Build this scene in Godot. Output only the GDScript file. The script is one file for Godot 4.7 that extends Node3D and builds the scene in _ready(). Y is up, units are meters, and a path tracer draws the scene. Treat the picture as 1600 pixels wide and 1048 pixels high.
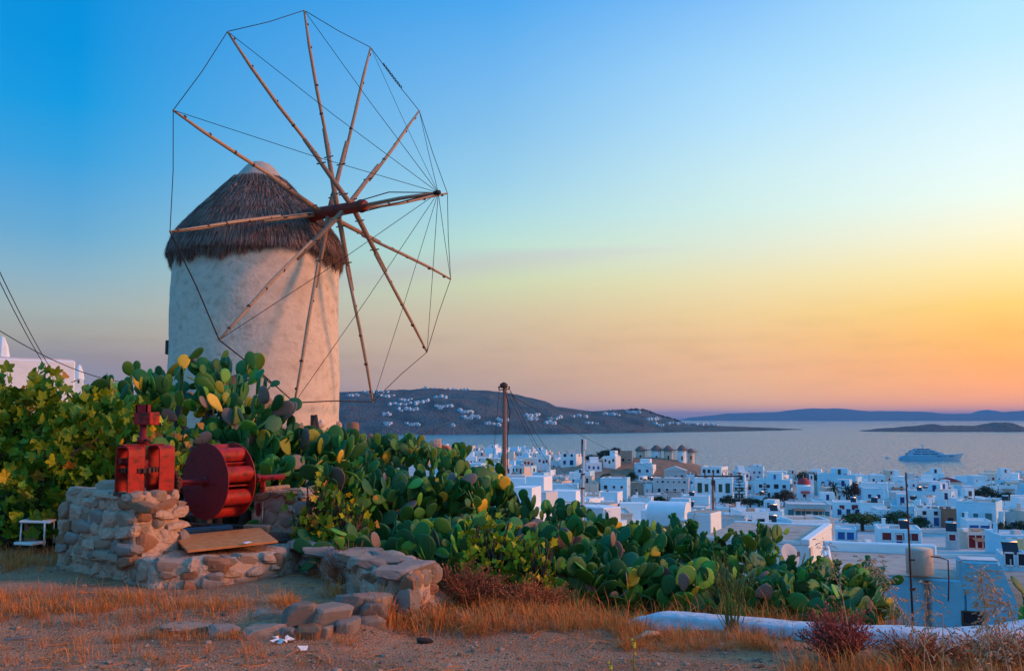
extends Node3D
# A hilltop windmill above a white harbour town at sunset. Units are metres, y is up, the eye stands 1.6 m above the path.

var used := {}
var rng := RandomNumberGenerator.new()
var M := {}
var landmarks := []
var noise := FastNoiseLite.new()

func _ready():
	rng.seed = 7
	noise.seed = 5
	noise.frequency = 1.0
	noise.fractal_octaves = 3
	var cam := Camera3D.new()
	cam.name = "camera"
	cam.position = Vector3(0, 1.6, 0)
	cam.rotation = Vector3(atan(129.0 / 1500.0), 0, 0)
	cam.fov = rad_to_deg(2.0 * atan(524.0 / 1500.0))
	cam.near = 0.1
	cam.far = 60000.0
	add_child(cam)
	cam.current = true
	var env := Environment.new()
	env.background_mode = Environment.BG_SKY
	env.sky = Sky.new()
	var pano := PanoramaSkyMaterial.new()
	pano.panorama = sky_picture()
	pano.filter = true
	env.sky.sky_material = pano
	env.tonemap_mode = Environment.TONE_MAPPER_LINEAR
	env.tonemap_exposure = 1.0
	env.fog_enabled = true
	env.fog_density = 0.000065
	env.fog_light_color = Color(0.42, 0.74, 1.0)
	env.sdfgi_enabled = true
	env.ssao_enabled = true
	env.ssil_enabled = true
	var we := WorldEnvironment.new()
	we.name = "world_environment"
	we.environment = env
	add_child(we)
	var sun := DirectionalLight3D.new()
	sun.name = "sun"
	sun.light_color = Color(1.0, 0.60, 0.37)
	sun.light_energy = 1.0
	sun.light_angular_distance = 14.0
	sun.shadow_enabled = true
	add_child(sun)
	var a := deg_to_rad(97.0)
	var e := deg_to_rad(17.0)
	sun.look_at_from_position(Vector3.ZERO, -Vector3(sin(a) * cos(e), sin(e), -cos(a) * cos(e)), Vector3.UP)
	materials()
	base_shapes()
	land_and_sea()
	big_mill()
	well_house()
	hedge()
	near_houses()
	town()
	poles_and_wires()
	small_things()

# ------------------------------------------------------------------ the sky
func sky_picture() -> ImageTexture:
	var az := [-110, -60, -25, -0.8, 13.5, 27, 70, 115, 180, 250]
	var el := [0, 1.5, 3, 4.5, 6, 8, 10, 12, 14, 17, 20, 24, 32, 45, 60, 90]
	var table := [
		[[0.296, 0.407, 0.341], [0.253, 0.400, 0.441], [0.256, 0.416, 0.503], [0.269, 0.447, 0.573], [0.256, 0.482, 0.673], [0.223, 0.530, 0.824], [0.195, 0.576, 0.969], [0.175, 0.568, 1.005], [0.151, 0.561, 1.028], [0.122, 0.562, 1.071], [0.099, 0.567, 1.122], [0.075, 0.574, 1.185], [0.071, 0.554, 1.184], [0.060, 0.524, 1.188], [0.064, 0.515, 1.162], [0.070, 0.499, 1.119]],
		[[0.371, 0.304, 0.238], [0.329, 0.306, 0.286], [0.341, 0.322, 0.306], [0.343, 0.352, 0.350], [0.311, 0.388, 0.441], [0.275, 0.438, 0.568], [0.205, 0.420, 0.645], [0.140, 0.399, 0.706], [0.076, 0.379, 0.757], [0.052, 0.350, 0.749], [0.031, 0.324, 0.746], [0.006, 0.289, 0.739], [0.010, 0.296, 0.772], [0.016, 0.307, 0.830], [0.032, 0.338, 0.869], [0.065, 0.402, 0.956]],
		[[0.358, 0.277, 0.257], [0.285, 0.252, 0.303], [0.316, 0.271, 0.311], [0.417, 0.400, 0.351], [0.395, 0.479, 0.464], [0.259, 0.470, 0.597], [0.146, 0.423, 0.669], [0.093, 0.387, 0.718], [0.040, 0.365, 0.748], [0.006, 0.333, 0.766], [0.001, 0.299, 0.746], [0.002, 0.276, 0.726], [0.005, 0.288, 0.758], [0.012, 0.308, 0.816], [0.029, 0.338, 0.859], [0.065, 0.402, 0.956]],
		[[0.842, 0.455, 0.249], [0.643, 0.419, 0.297], [0.657, 0.447, 0.308], [0.680, 0.500, 0.337], [0.704, 0.575, 0.375], [0.667, 0.727, 0.457], [0.559, 0.798, 0.656], [0.441, 0.735, 0.784], [0.343, 0.653, 0.847], [0.250, 0.558, 0.857], [0.179, 0.492, 0.884], [0.083, 0.405, 0.874], [0.072, 0.383, 0.873], [0.061, 0.354, 0.876], [0.062, 0.369, 0.901], [0.065, 0.402, 0.956]],
		[[1.325, 0.591, 0.236], [1.048, 0.561, 0.264], [0.982, 0.548, 0.277], [0.975, 0.602, 0.281], [0.972, 0.697, 0.325], [0.915, 0.806, 0.471], [0.792, 0.865, 0.698], [0.680, 0.898, 0.847], [0.616, 0.869, 0.911], [0.483, 0.789, 1.001], [0.380, 0.708, 0.999], [0.233, 0.544, 0.976], [0.187, 0.500, 0.953], [0.114, 0.429, 0.919], [0.098, 0.420, 0.929], [0.065, 0.402, 0.956]],
		[[1.721, 0.575, 0.139], [1.417, 0.530, 0.141], [1.262, 0.533, 0.125], [1.187, 0.610, 0.129], [1.143, 0.728, 0.182], [1.098, 0.890, 0.415], [1.038, 0.988, 0.710], [0.913, 1.043, 0.948], [0.831, 1.012, 1.020], [0.697, 0.933, 1.028], [0.515, 0.852, 1.028], [0.420, 0.767, 1.024], [0.334, 0.670, 0.999], [0.188, 0.518, 0.966], [0.147, 0.478, 0.959], [0.065, 0.402, 0.956]],
		[[1.661, 0.604, 0.131], [1.578, 0.768, 0.165], [1.679, 0.953, 0.220], [1.807, 1.165, 0.300], [1.786, 1.272, 0.403], [1.664, 1.342, 0.557], [1.566, 1.409, 0.713], [1.397, 1.323, 0.824], [1.205, 1.242, 0.925], [0.970, 1.142, 1.027], [0.782, 1.034, 1.027], [0.589, 0.891, 1.024], [0.466, 0.758, 0.992], [0.217, 0.549, 0.946], [0.169, 0.499, 0.947], [0.065, 0.402, 0.956]],
		[[1.435, 0.567, 0.155], [1.196, 0.584, 0.203], [1.185, 0.628, 0.234], [1.171, 0.676, 0.276], [1.085, 0.701, 0.338], [0.990, 0.737, 0.422], [0.910, 0.771, 0.505], [0.778, 0.760, 0.622], [0.636, 0.749, 0.731], [0.459, 0.750, 0.898], [0.372, 0.704, 0.938], [0.284, 0.645, 0.988], [0.232, 0.562, 0.963], [0.124, 0.431, 0.929], [0.106, 0.421, 0.935], [0.065, 0.402, 0.956]],
		[[0.391, 0.358, 0.273], [0.310, 0.330, 0.345], [0.295, 0.325, 0.388], [0.294, 0.333, 0.435], [0.277, 0.349, 0.500], [0.245, 0.375, 0.595], [0.218, 0.400, 0.685], [0.198, 0.406, 0.733], [0.175, 0.413, 0.770], [0.147, 0.431, 0.832], [0.126, 0.451, 0.900], [0.106, 0.478, 0.988], [0.092, 0.453, 0.983], [0.063, 0.415, 0.981], [0.064, 0.410, 0.970], [0.065, 0.402, 0.956]],
		[[0.296, 0.407, 0.341], [0.253, 0.400, 0.441], [0.256, 0.416, 0.503], [0.269, 0.447, 0.573], [0.256, 0.482, 0.673], [0.223, 0.530, 0.824], [0.195, 0.576, 0.969], [0.175, 0.568, 1.005], [0.151, 0.561, 1.028], [0.122, 0.562, 1.071], [0.099, 0.567, 1.122], [0.075, 0.574, 1.185], [0.071, 0.554, 1.184], [0.060, 0.524, 1.188], [0.064, 0.515, 1.162], [0.070, 0.499, 1.119]],
	]
	var w := 1536
	var hh := 768
	var im := Image.create(w, hh, false, Image.FORMAT_RGBF)
	var streak := FastNoiseLite.new()
	streak.seed = 11
	streak.frequency = 1.0
	streak.fractal_octaves = 3
	for j in hh:
		var e := 90.0 - (j + 0.5) / hh * 180.0
		if e < -2.0:
			im.fill_rect(Rect2i(0, j, w, hh - j), Color(0.16, 0.17, 0.2))
			break
		var ee := maxf(e, 0.0)
		var k := 0
		while k < 14 and ee > el[k + 1]: k += 1
		var f: float = (ee - el[k]) / (el[k + 1] - el[k])
		var row := []
		for c in table:
			row.append(Vector3(c[k][0], c[k][1], c[k][2]).lerp(Vector3(c[k + 1][0], c[k + 1][1], c[k + 1][2]), f))
		var q := 0
		for i in w:
			var x := (i + 0.5) / w * 360.0   # the first column looks along -z, east of it to the right
			if x > 250.0: x -= 360.0
			if x < az[q]: q = 0
			while q < 8 and x > az[q + 1]: q += 1
			var g: float = (x - az[q]) / (az[q + 1] - az[q])
			var v: Vector3 = row[q].lerp(row[q + 1], g)
			var band := exp(-pow((e - 3.6) / 2.6, 2.0))
			if band > 0.02:
				var s := streak.get_noise_2d(x * 0.16, e * 1.5 - x * 0.035)
				v *= 1.0 - 0.2 * band * maxf(s, 0.0) * Vector3(0.7, 1.0, 1.0).x
			im.set_pixel(i, j, Color(v.x, v.y, v.z))
	return ImageTexture.create_from_image(im)

# ------------------------------------------------------------------ naming
func numbered(parent: Node, n: String) -> String:
	var key := str(parent.get_instance_id()) + n
	used[key] = used.get(key, -1) + 1
	return n if used[key] == 0 else "%s_%03d" % [n, used[key]]

func tag(o: Node, label: String, category: String, group := ""):
	o.set_meta("label", label)
	o.set_meta("category", category)
	if group: o.set_meta("group", group)
	return o

func thing(n: String, label: String, category: String, at := Vector3.ZERO, turn := 0.0, group := "") -> Node3D:
	var o := Node3D.new()
	o.name = numbered(self, n)
	add_child(o, true)
	o.position = at
	o.rotation.y = turn
	tag(o, label, category, group)
	return o

func part(n: String, mesh: Mesh, m: Material, parent: Node = self, at := Transform3D.IDENTITY) -> MeshInstance3D:
	var o := MeshInstance3D.new()
	o.name = numbered(parent, n)
	o.mesh = mesh
	o.material_override = m
	o.transform = at
	o.cast_shadow = GeometryInstance3D.SHADOW_CASTING_SETTING_ON
	parent.add_child(o, true)
	return o

func single(n: String, mesh: Mesh, m: Material, label: String, category: String, group := "", at := Transform3D.IDENTITY) -> MeshInstance3D:
	return tag(part(n, mesh, m, self, at), label, category, group)

func setting(n: String, mesh: Mesh, m: Material, at := Transform3D.IDENTITY) -> MeshInstance3D:
	var o := part(n, mesh, m, self, at)
	o.set_meta("kind", "structure")
	return o

func scatter(n: String, mesh: Mesh, m: Material, parent: Node, where: Array, tints := []) -> MultiMeshInstance3D:
	var mm := MultiMesh.new()
	mm.transform_format = MultiMesh.TRANSFORM_3D
	mm.use_colors = tints.size() > 0
	mm.mesh = mesh
	mm.instance_count = where.size()
	for i in where.size():
		mm.set_instance_transform(i, where[i])
		if tints.size(): mm.set_instance_color(i, tints[i % tints.size()])
	var o := MultiMeshInstance3D.new()
	o.name = numbered(parent, n)
	o.multimesh = mm
	o.material_override = m
	parent.add_child(o, true)
	o.set_meta("kind", "stuff")
	return o

# ------------------------------------------------------------------ shapes
func begin(smooth := true) -> SurfaceTool:
	var st := SurfaceTool.new()
	st.begin(Mesh.PRIMITIVE_TRIANGLES)
	st.set_smooth_group(0 if smooth else -1)
	return st

func done(st: SurfaceTool) -> ArrayMesh:
	st.generate_normals()
	return st.commit()

func tri(st: SurfaceTool, a: Vector3, b: Vector3, c: Vector3):   # counterclockwise seen from outside
	st.add_vertex(a); st.add_vertex(c); st.add_vertex(b)

func quad(st: SurfaceTool, a: Vector3, b: Vector3, c: Vector3, d: Vector3):
	tri(st, a, b, c); tri(st, a, c, d)

func box(st: SurfaceTool, t: Transform3D, s: Vector3, ch := 0.0):   # a box round t's origin, its edges chamfered by ch
	var hx := s * 0.5
	if ch <= 0.0:
		var c := []
		for i in 8: c.append(t * Vector3(hx.x if i & 1 else -hx.x, hx.y if i & 2 else -hx.y, hx.z if i & 4 else -hx.z))
		for f in [[0, 2, 3, 1], [4, 5, 7, 6], [0, 1, 5, 4], [2, 6, 7, 3], [0, 4, 6, 2], [1, 3, 7, 5]]:
			quad(st, c[f[0]], c[f[1]], c[f[2]], c[f[3]])
		return
	var v := {}
	for i in 8:
		var g := Vector3(1 if i & 1 else -1, 1 if i & 2 else -1, 1 if i & 4 else -1)
		for ax in 3:
			var p := (hx - Vector3(ch, ch, ch)) * g
			p[ax] = hx[ax] * g[ax]
			v[i * 3 + ax] = t * p
	for f in [[0, 2, 3, 1, 2], [4, 5, 7, 6, 2], [0, 1, 5, 4, 1], [2, 6, 7, 3, 1], [0, 4, 6, 2, 0], [1, 3, 7, 5, 0]]:
		quad(st, v[f[0] * 3 + f[4]], v[f[1] * 3 + f[4]], v[f[2] * 3 + f[4]], v[f[3] * 3 + f[4]])
	var mid := t.origin
	for e in [[0, 1, 1, 2], [2, 3, 1, 2], [4, 5, 1, 2], [6, 7, 1, 2], [0, 2, 0, 2], [1, 3, 0, 2], [4, 6, 0, 2], [5, 7, 0, 2], [0, 4, 0, 1], [1, 5, 0, 1], [2, 6, 0, 1], [3, 7, 0, 1]]:
		out_quad(st, v[e[0] * 3 + e[2]], v[e[1] * 3 + e[2]], v[e[1] * 3 + e[3]], v[e[0] * 3 + e[3]], mid)
	for i in 8:
		var a: Vector3 = v[i * 3]; var b: Vector3 = v[i * 3 + 1]; var c2: Vector3 = v[i * 3 + 2]
		if (b - a).cross(c2 - a).dot(a - mid) > 0: tri(st, a, b, c2)
		else: tri(st, a, c2, b)

func out_quad(st: SurfaceTool, a: Vector3, b: Vector3, c: Vector3, d: Vector3, mid: Vector3):
	if (b - a).cross(c - a).dot((a + c) * 0.5 - mid) > 0: quad(st, a, b, c, d)
	else: quad(st, d, c, b, a)

func tube(st: SurfaceTool, pts: Array, radii, sides := 8, caps := true):
	var rings := []
	var ref := Vector3.UP
	var d0: Vector3 = (pts[1] - pts[0]).normalized()
	if absf(d0.dot(ref)) > 0.9: ref = Vector3.RIGHT
	var u := d0.cross(ref).normalized()
	for i in pts.size():
		var d: Vector3 = ((pts[mini(i + 1, pts.size() - 1)] - pts[maxi(i - 1, 0)]) as Vector3).normalized()
		u = (u - d * u.dot(d)).normalized()
		var w := d.cross(u)
		var r: float = radii[i] if radii is Array else radii
		var ring := []
		for k in sides:
			var a := TAU * k / sides
			ring.append(pts[i] + (u * cos(a) + w * sin(a)) * r)
		rings.append(ring)
	for i in pts.size() - 1:
		for k in sides:
			var n := (k + 1) % sides
			quad(st, rings[i][k], rings[i][n], rings[i + 1][n], rings[i + 1][k])
	if caps:
		for k in range(1, sides - 1):
			tri(st, rings[0][0], rings[0][k + 1], rings[0][k])
			var l: Array = rings[-1]
			tri(st, l[0], l[k], l[k + 1])

func lathe(st: SurfaceTool, prof: Array, seg: int, at := Transform3D.IDENTITY, wob := 0.0):   # prof: [radius, height] from the bottom up
	var rings := []
	for p in prof:
		var ring := []
		for k in seg:
			var a := TAU * k / seg
			var r: float = p[0]
			if wob > 0.0: r += wob * noise.get_noise_3d(cos(a) * 1.3, p[1] * 0.35, sin(a) * 1.3)
			ring.append(at * Vector3(r * cos(a), p[1], r * sin(a)))
		rings.append(ring)
	for i in prof.size() - 1:
		for k in seg:
			var n := (k + 1) % seg
			quad(st, rings[i][n], rings[i][k], rings[i + 1][k], rings[i + 1][n])

func bx(s: Vector3, ch := 0.0) -> ArrayMesh:
	var st := begin(false)
	box(st, Transform3D.IDENTITY, s, ch)
	return done(st)

func rod(a: Vector3, b: Vector3, r, sides := 8) -> ArrayMesh:
	var st := begin()
	tube(st, [a, b], r, sides)
	return done(st)

func rock_mesh(sd: int, n := 4, rough := 0.2, cuts := 7) -> ArrayMesh:   # about one metre across: a block split along random planes
	var st := begin(false)
	var r := RandomNumberGenerator.new()
	r.seed = sd * 77 + 5
	var nz := FastNoiseLite.new()
	nz.seed = sd
	nz.frequency = 1.6
	var planes := []
	for k in 6:
		var v := Vector3.ZERO
		v[k % 3] = 1.0 if k < 3 else -1.0
		planes.append([(v + Vector3(r.randf_range(-1, 1), r.randf_range(-1, 1), r.randf_range(-1, 1)) * rough).normalized(), r.randf_range(.40, .50)])
	for k in cuts:
		var v := Vector3(r.randf_range(-1, 1), r.randf_range(-1, 1), r.randf_range(-1, 1)).normalized()
		planes.append([v, r.randf_range(.44, .58)])
	for f in 6:
		var ax := f % 3
		var sg := 1.0 if f < 3 else -1.0
		for i in n:
			for j in n:
				var p := []
				for c in [[0, 0], [1, 0], [1, 1], [0, 1]]:
					var q := Vector3.ZERO
					q[ax] = sg
					q[(ax + 1) % 3] = (2.0 * (i + c[0]) / n - 1.0) * sg
					q[(ax + 2) % 3] = 2.0 * (j + c[1]) / n - 1.0
					var d := q.normalized()
					var R := 1.0
					for pl in planes:
						var cs: float = d.dot(pl[0])
						if cs > 0.01: R = minf(R, pl[1] / cs)
					p.append(d * R * (1.0 + .05 * nz.get_noise_3dv(q * 2.0)))
				quad(st, p[0], p[1], p[2], p[3])
	return done(st)

func at(p: Vector3, b := Basis.IDENTITY) -> Transform3D:
	return Transform3D(b, p)

func turn_y(a: float) -> Basis:
	return Basis(Vector3.UP, a)

func facing(d: Vector3, up := Vector3.UP) -> Basis:   # y along d
	var y := d.normalized()
	var x := up.cross(y)
	if x.length() < 0.01: x = Vector3.RIGHT.cross(y)
	x = x.normalized()
	return Basis(x, y, x.cross(y))

func rr(a: float, b: float) -> float:
	return rng.randf_range(a, b)

func pick(list: Array):
	return list[rng.randi() % list.size()]

# ------------------------------------------------------------------ materials
func noisy(freq: float, octaves: int, colors: Array, size := 256, sd := 1, kind := FastNoiseLite.TYPE_SIMPLEX_SMOOTH) -> NoiseTexture2D:
	var t := NoiseTexture2D.new()
	t.width = size
	t.height = size
	t.seamless = true
	t.normalize = true
	var n := FastNoiseLite.new()
	n.noise_type = kind
	n.seed = sd
	n.frequency = freq
	n.fractal_octaves = octaves
	t.noise = n
	if colors.size():
		var g := Gradient.new()
		var off := PackedFloat32Array()
		var col := PackedColorArray()
		for i in colors.size():
			off.append(float(i) / (colors.size() - 1))
			col.append((colors[i] as Color).linear_to_srgb())
		g.offsets = off
		g.colors = col
		t.color_ramp = g
	return t

func mat(name_: String, colors: Array, rough := 0.8, scale := 1.0, freq := 0.02, bump := 0.0, world := true, octaves := 4, bfreq := 0.04, size := 256) -> StandardMaterial3D:
	var m := StandardMaterial3D.new()
	m.resource_name = name_
	m.roughness = rough
	m.metallic_specular = 0.35
	if colors.size() == 1:
		m.albedo_color = (colors[0] as Color).linear_to_srgb()
	else:
		m.albedo_texture = noisy(freq, octaves, colors, size, name_.hash() % 1000)
	if colors.size() > 1 or bump > 0.0:
		m.uv1_triplanar = true
		m.uv1_world_triplanar = world
		m.uv1_scale = Vector3.ONE / scale
	if bump > 0.0:
		m.heightmap_enabled = true
		m.heightmap_scale = bump
		m.heightmap_texture = noisy(bfreq, 5, [], size, name_.hash() % 1000 + 7)
	M[name_] = m
	return m

func K(r: float, g: float, b: float) -> Color:
	return Color(r, g, b)

func materials():
	mat("dirt", [K(.22, .085, .04), K(.46, .205, .105), K(.56, .28, .155), K(.36, .15, .075), K(.64, .36, .22)], 0.95, 1.9, 0.035, 1.6, true, 6, 0.09, 1024)
	mat("hillside", [K(.55, .55, .55), K(.85, .85, .85), K(1, 1, 1)], 0.95, 30.0, 0.02, 10.0)
	M.hillside.vertex_color_use_as_albedo = true
	mat("scrub", [K(.02, .045, .045), K(.05, .065, .065), K(.16, .13, .115), K(.03, .055, .05), K(.08, .085, .08), K(.12, .105, .095)], 0.95, 260.0, 0.03, 400.0, true, 6, 0.05, 512)  # the bluish grey of distance haze is put into the scrub colour
	mat("plaster", [K(.40, .35, .26), K(.60, .535, .42), K(.68, .615, .49), K(.38, .33, .25)], 0.92, 5.5, 0.010, 1.2, true, 6, 0.03, 1024)
	mat("cap_plaster", [K(.36, .32, .27), K(.50, .45, .38)], 0.9, 1.5, 0.03, 2.0)
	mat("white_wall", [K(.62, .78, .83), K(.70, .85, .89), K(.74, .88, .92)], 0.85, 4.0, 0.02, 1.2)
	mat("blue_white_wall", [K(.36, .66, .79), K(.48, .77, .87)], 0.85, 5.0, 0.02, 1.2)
	mat("grey_wall", [K(.44, .48, .48), K(.56, .60, .60)], 0.85, 4.0, 0.02, 1.2)
	mat("cream_wall", [K(.58, .50, .40), K(.70, .62, .52)], 0.85, 4.0, 0.02, 1.2)
	mat("stone_wall", [K(.20, .16, .12), K(.34, .28, .22), K(.42, .36, .29)], 0.9, 2.5, 0.05, 6.0)
	mat("brown_wall", [K(.24, .12, .07), K(.34, .19, .12)], 0.9, 3.0, 0.02, 1.0)
	mat("roof_white", [K(.46, .50, .50), K(.58, .62, .63), K(.68, .72, .73)], 0.9, 5.0, 0.02, 1.0)
	mat("roof_beige", [K(.30, .25, .20), K(.42, .36, .29), K(.48, .42, .34)], 0.9, 6.0, 0.015, 1.0)
	mat("roof_old", [K(.22, .20, .18), K(.40, .36, .31), K(.46, .42, .36), K(.30, .27, .24)], 0.9, 7.0, 0.02, 1.0)
	mat("rubble", [K(.22, .145, .10), K(.44, .31, .22), K(.56, .41, .30), K(.34, .23, .16)], 0.95, 0.5, 0.06, 0.8, false, 6, 0.08, 512)
	mat("rubble_grey", [K(.22, .18, .15), K(.40, .335, .28), K(.53, .45, .38)], 0.95, 0.5, 0.06, 0.8, false, 6, 0.08, 512)
	mat("rubble_rust", [K(.22, .095, .05), K(.44, .225, .125), K(.52, .31, .19)], 0.95, 0.5, 0.06, 0.8, false, 6, 0.08, 512)
	mat("slate", [K(.16, .13, .105), K(.32, .26, .215), K(.46, .37, .295)], 0.95, 0.5, 0.06, 0.8, false, 6, 0.08, 512)
	mat("mortar", [K(.15, .10, .075), K(.40, .28, .20), K(.50, .36, .26), K(.30, .21, .155)], 0.95, 1.1, 0.035, 1.4, true, 6, 0.05, 512)
	mat("dark_rock", [K(.035, .03, .028), K(.09, .075, .065), K(.13, .11, .095)], 0.9, 0.4, 0.03, 2.5, false)
	mat("wood", [K(.18, .115, .075), K(.30, .205, .14), K(.38, .27, .19)], 0.8, 0.6, 0.03, 1.0, false)
	mat("pale_wood", [K(.26, .17, .10), K(.40, .28, .18), K(.47, .35, .24)], 0.75, 0.7, 0.03, 1.0, false)
	mat("old_wood", [K(.03, .026, .024), K(.08, .065, .055), K(.12, .095, .08)], 0.9, 0.4, 0.04, 1.0, false)
	mat("plywood", [K(.46, .165, .05), K(.56, .22, .075), K(.60, .26, .10)], 0.6, 0.5, 0.02, 0.2, false)
	mat("blue_wood", [K(.03, .10, .19), K(.06, .16, .27), K(.10, .12, .13)], 0.7, 0.3, 0.03, 0.5, false)
	mat("red_shaft", [K(.16, .02, .012), K(.24, .035, .02), K(.17, .045, .03)], 0.6, 0.7, 0.03, 0.3, false)
	mat("red_paint", [K(.045, .014, .012), K(.12, .022, .016), K(.34, .014, .012), K(.42, .02, .014), K(.36, .016, .012), K(.14, .05, .03)], 0.55, 0.8, 0.03, 0.15, false, 5, 0.04)
	mat("dark_red_paint", [K(.05, .014, .014), K(.15, .010, .014), K(.22, .012, .018), K(.17, .012, .016), K(.09, .02, .016)], 0.6, 0.5, 0.03, 0.12, false, 5, 0.04)
	mat("rust", [K(.04, .025, .02), K(.10, .045, .03), K(.15, .07, .04)], 0.8, 0.2, 0.04, 0.3, false)
	mat("rope", [K(.03, .026, .022)], 0.9)
	mat("thatch", [K(.10, .078, .075), K(.17, .135, .13), K(.23, .18, .17)], 0.95, 0.6, 0.03, 3.0, false)
	M.thatch.vertex_color_use_as_albedo = true
	var straw := StandardMaterial3D.new()
	straw.vertex_color_use_as_albedo = true
	straw.roughness = 0.9
	straw.metallic_specular = 0.2
	M["tinted"] = straw
	for p in [["pad_green", K(.014, .075, .012), K(.03, .13, .02)], ["pad_deep", K(.008, .05, .016), K(.016, .09, .022)], ["pad_bright", K(.05, .18, .016), K(.085, .25, .03)], ["pad_blue", K(.014, .075, .034), K(.03, .12, .05)], ["pad_olive", K(.10, .14, .014), K(.17, .20, .022)], ["pad_yellow", K(.36, .26, .02), K(.50, .34, .035)], ["pad_orange", K(.36, .16, .03), K(.46, .24, .05)], ["pad_dead", K(.085, .06, .05), K(.16, .12, .095)]]:
		mat(p[0], [p[1] * 0.75, p[2] * 1.6, p[1].lerp(p[2], 0.4) * 1.4, p[2] * 1.85], 0.42, 0.30, 0.05, 0.5, true, 5, 0.12)
	mat("cactus_trunk", [K(.06, .045, .032), K(.13, .10, .075)], 0.9, 0.3, 0.04, 1.0, true)
	mat("leaf_green", [K(.10, .19, .010), K(.17, .27, .016)], 0.55, 0.5, 0.03)
	mat("leaf_deep", [K(.03, .10, .010), K(.06, .15, .016)], 0.55, 0.5, 0.03)
	mat("leaf_lime", [K(.30, .36, .012), K(.42, .46, .02)], 0.55, 0.5, 0.03)
	mat("leaf_gold", [K(.46, .33, .012), K(.58, .40, .022)], 0.6, 0.5, 0.03)
	mat("leaf_bronze", [K(.30, .15, .018), K(.42, .22, .03)], 0.6, 0.5, 0.03)
	for l in ["leaf_green", "leaf_deep", "leaf_lime", "leaf_gold", "leaf_bronze"]:
		M[l].backlight_enabled = true
		M[l].backlight = Color(0.35, 0.4, 0.12)
	for p in [["blue_paint", K(.03, .11, .33)], ["deep_blue", K(.02, .05, .17)], ["red_door", K(.24, .025, .03)], ["wine", K(.14, .015, .03)], ["brown_door", K(.10, .055, .03)], ["teal_paint", K(.04, .20, .22)], ["green_paint", K(.03, .09, .06)], ["white_paint", K(.78, .78, .77)], ["dark_glass", K(.02, .025, .035)], ["pale_yellow", K(.62, .55, .25)], ["shade_cloth", K(.30, .17, .09)], ["purple_cloth", K(.13, .05, .22)], ["orange_tarp", K(.42, .17, .07)]]:
		mat(p[0], [p[1]], 0.6)
	M.dark_glass.roughness = 0.15
	mat("steel", [K(.62, .60, .58)], 0.22)
	M.steel.metallic = 1.0
	mat("tank", [K(.42, .37, .30), K(.54, .48, .40)], 0.5, 1.0, 0.02)
	mat("pole_wood", [K(.20, .10, .07), K(.32, .17, .125)], 0.85, 0.5, 0.03, 0.6, false)
	mat("iron", [K(.045, .03, .028), K(.10, .05, .04)], 0.7, 0.3, 0.04)
	mat("lamp_grey", [K(.33, .30, .26)], 0.6)
	mat("church_red", [K(.33, .035, .04), K(.42, .06, .06)], 0.7, 2.0, 0.03)
	mat("flower_yellow", [K(.75, .55, .02)], .6)
	mat("straw_gold", [K(.45, .30, .18)], .8)
	mat("old_white", [K(.28, .30, .31), K(.46, .52, .57), K(.54, .61, .67), K(.48, .55, .61), K(.36, .38, .40)], 0.9, 1.4, 0.03, 1.2, true, 5, 0.05)
	mat("paper", [K(.78, .76, .74)], 0.9)
	mat("hull", [K(.20, .50, .68)], 0.35)  # white yacht: the blue of its shaded side is put into the colour
	mat("azure_wall", [K(.13, .46, .62), K(.19, .54, .70), K(.24, .58, .72)], 0.85, 3.0, 0.02, 1.2)  # white house below the hedge, its blue shade put into the wall colour
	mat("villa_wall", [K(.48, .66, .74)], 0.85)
	mat("bark", [K(.05, .035, .025), K(.11, .08, .06)], 0.9, 0.8, 0.03, 2.0)
	var sea := StandardMaterial3D.new()
	sea.resource_name = "sea"
	sea.albedo_color = Color(0.016, 0.36, 0.50).linear_to_srgb()
	sea.roughness = 0.22
	sea.metallic_specular = 0.5
	sea.uv1_triplanar = true
	sea.uv1_world_triplanar = true
	sea.uv1_scale = Vector3.ONE / 260.0
	var wave := NoiseTexture2D.new()
	wave.width = 1024
	wave.height = 1024
	wave.seamless = true
	wave.as_normal_map = true
	wave.bump_strength = 34.0
	var wn := FastNoiseLite.new()
	wn.seed = 3
	wn.frequency = 0.03
	wn.fractal_octaves = 4
	wave.noise = wn
	sea.normal_enabled = true
	sea.normal_texture = wave
	sea.normal_scale = 1.6
	M["sea"] = sea

# ------------------------------------------------------------------ the land
const COLS := [-.20, -.13, -.07, .02, .12]
const PROF := [
	[[0, 0], [9, .05], [20, .4], [34, .76], [45, .7], [60, -1], [100, -8], [200, -20], [600, -38], [800, -44]],
	[[0, 0], [9, 0], [15, 0], [30, .4], [36, 0], [45, -4], [60, -8], [100, -12], [200, -18], [500, -26], [900, -32], [1250, -38], [1400, -44]],
	[[0, 0], [9, 0], [13, -.4], [20, -2], [30, -5], [50, -8.5], [100, -13], [170, -17], [350, -23], [500, -26], [800, -30], [1200, -38], [1350, -44]],
	[[0, 0], [8.5, 0], [12, -.8], [20, -3.3], [30, -6.3], [50, -9], [100, -13.5], [170, -18], [350, -24], [500, -27], [800, -31], [1150, -38], [1300, -44]],
	[[0, 0], [7.5, 0], [12, -1.2], [30, -6.8], [50, -9], [100, -14], [170, -20], [290, -27], [400, -29.5], [500, -33], [580, -38.5], [640, -44]]]

func along(p: Array, d: float) -> float:
	for i in range(1, p.size()):
		if d <= p[i][0]:
			return lerpf(p[i - 1][1], p[i][1], (d - p[i - 1][0]) / (p[i][0] - p[i - 1][0]))
	return p[-1][1]

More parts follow.
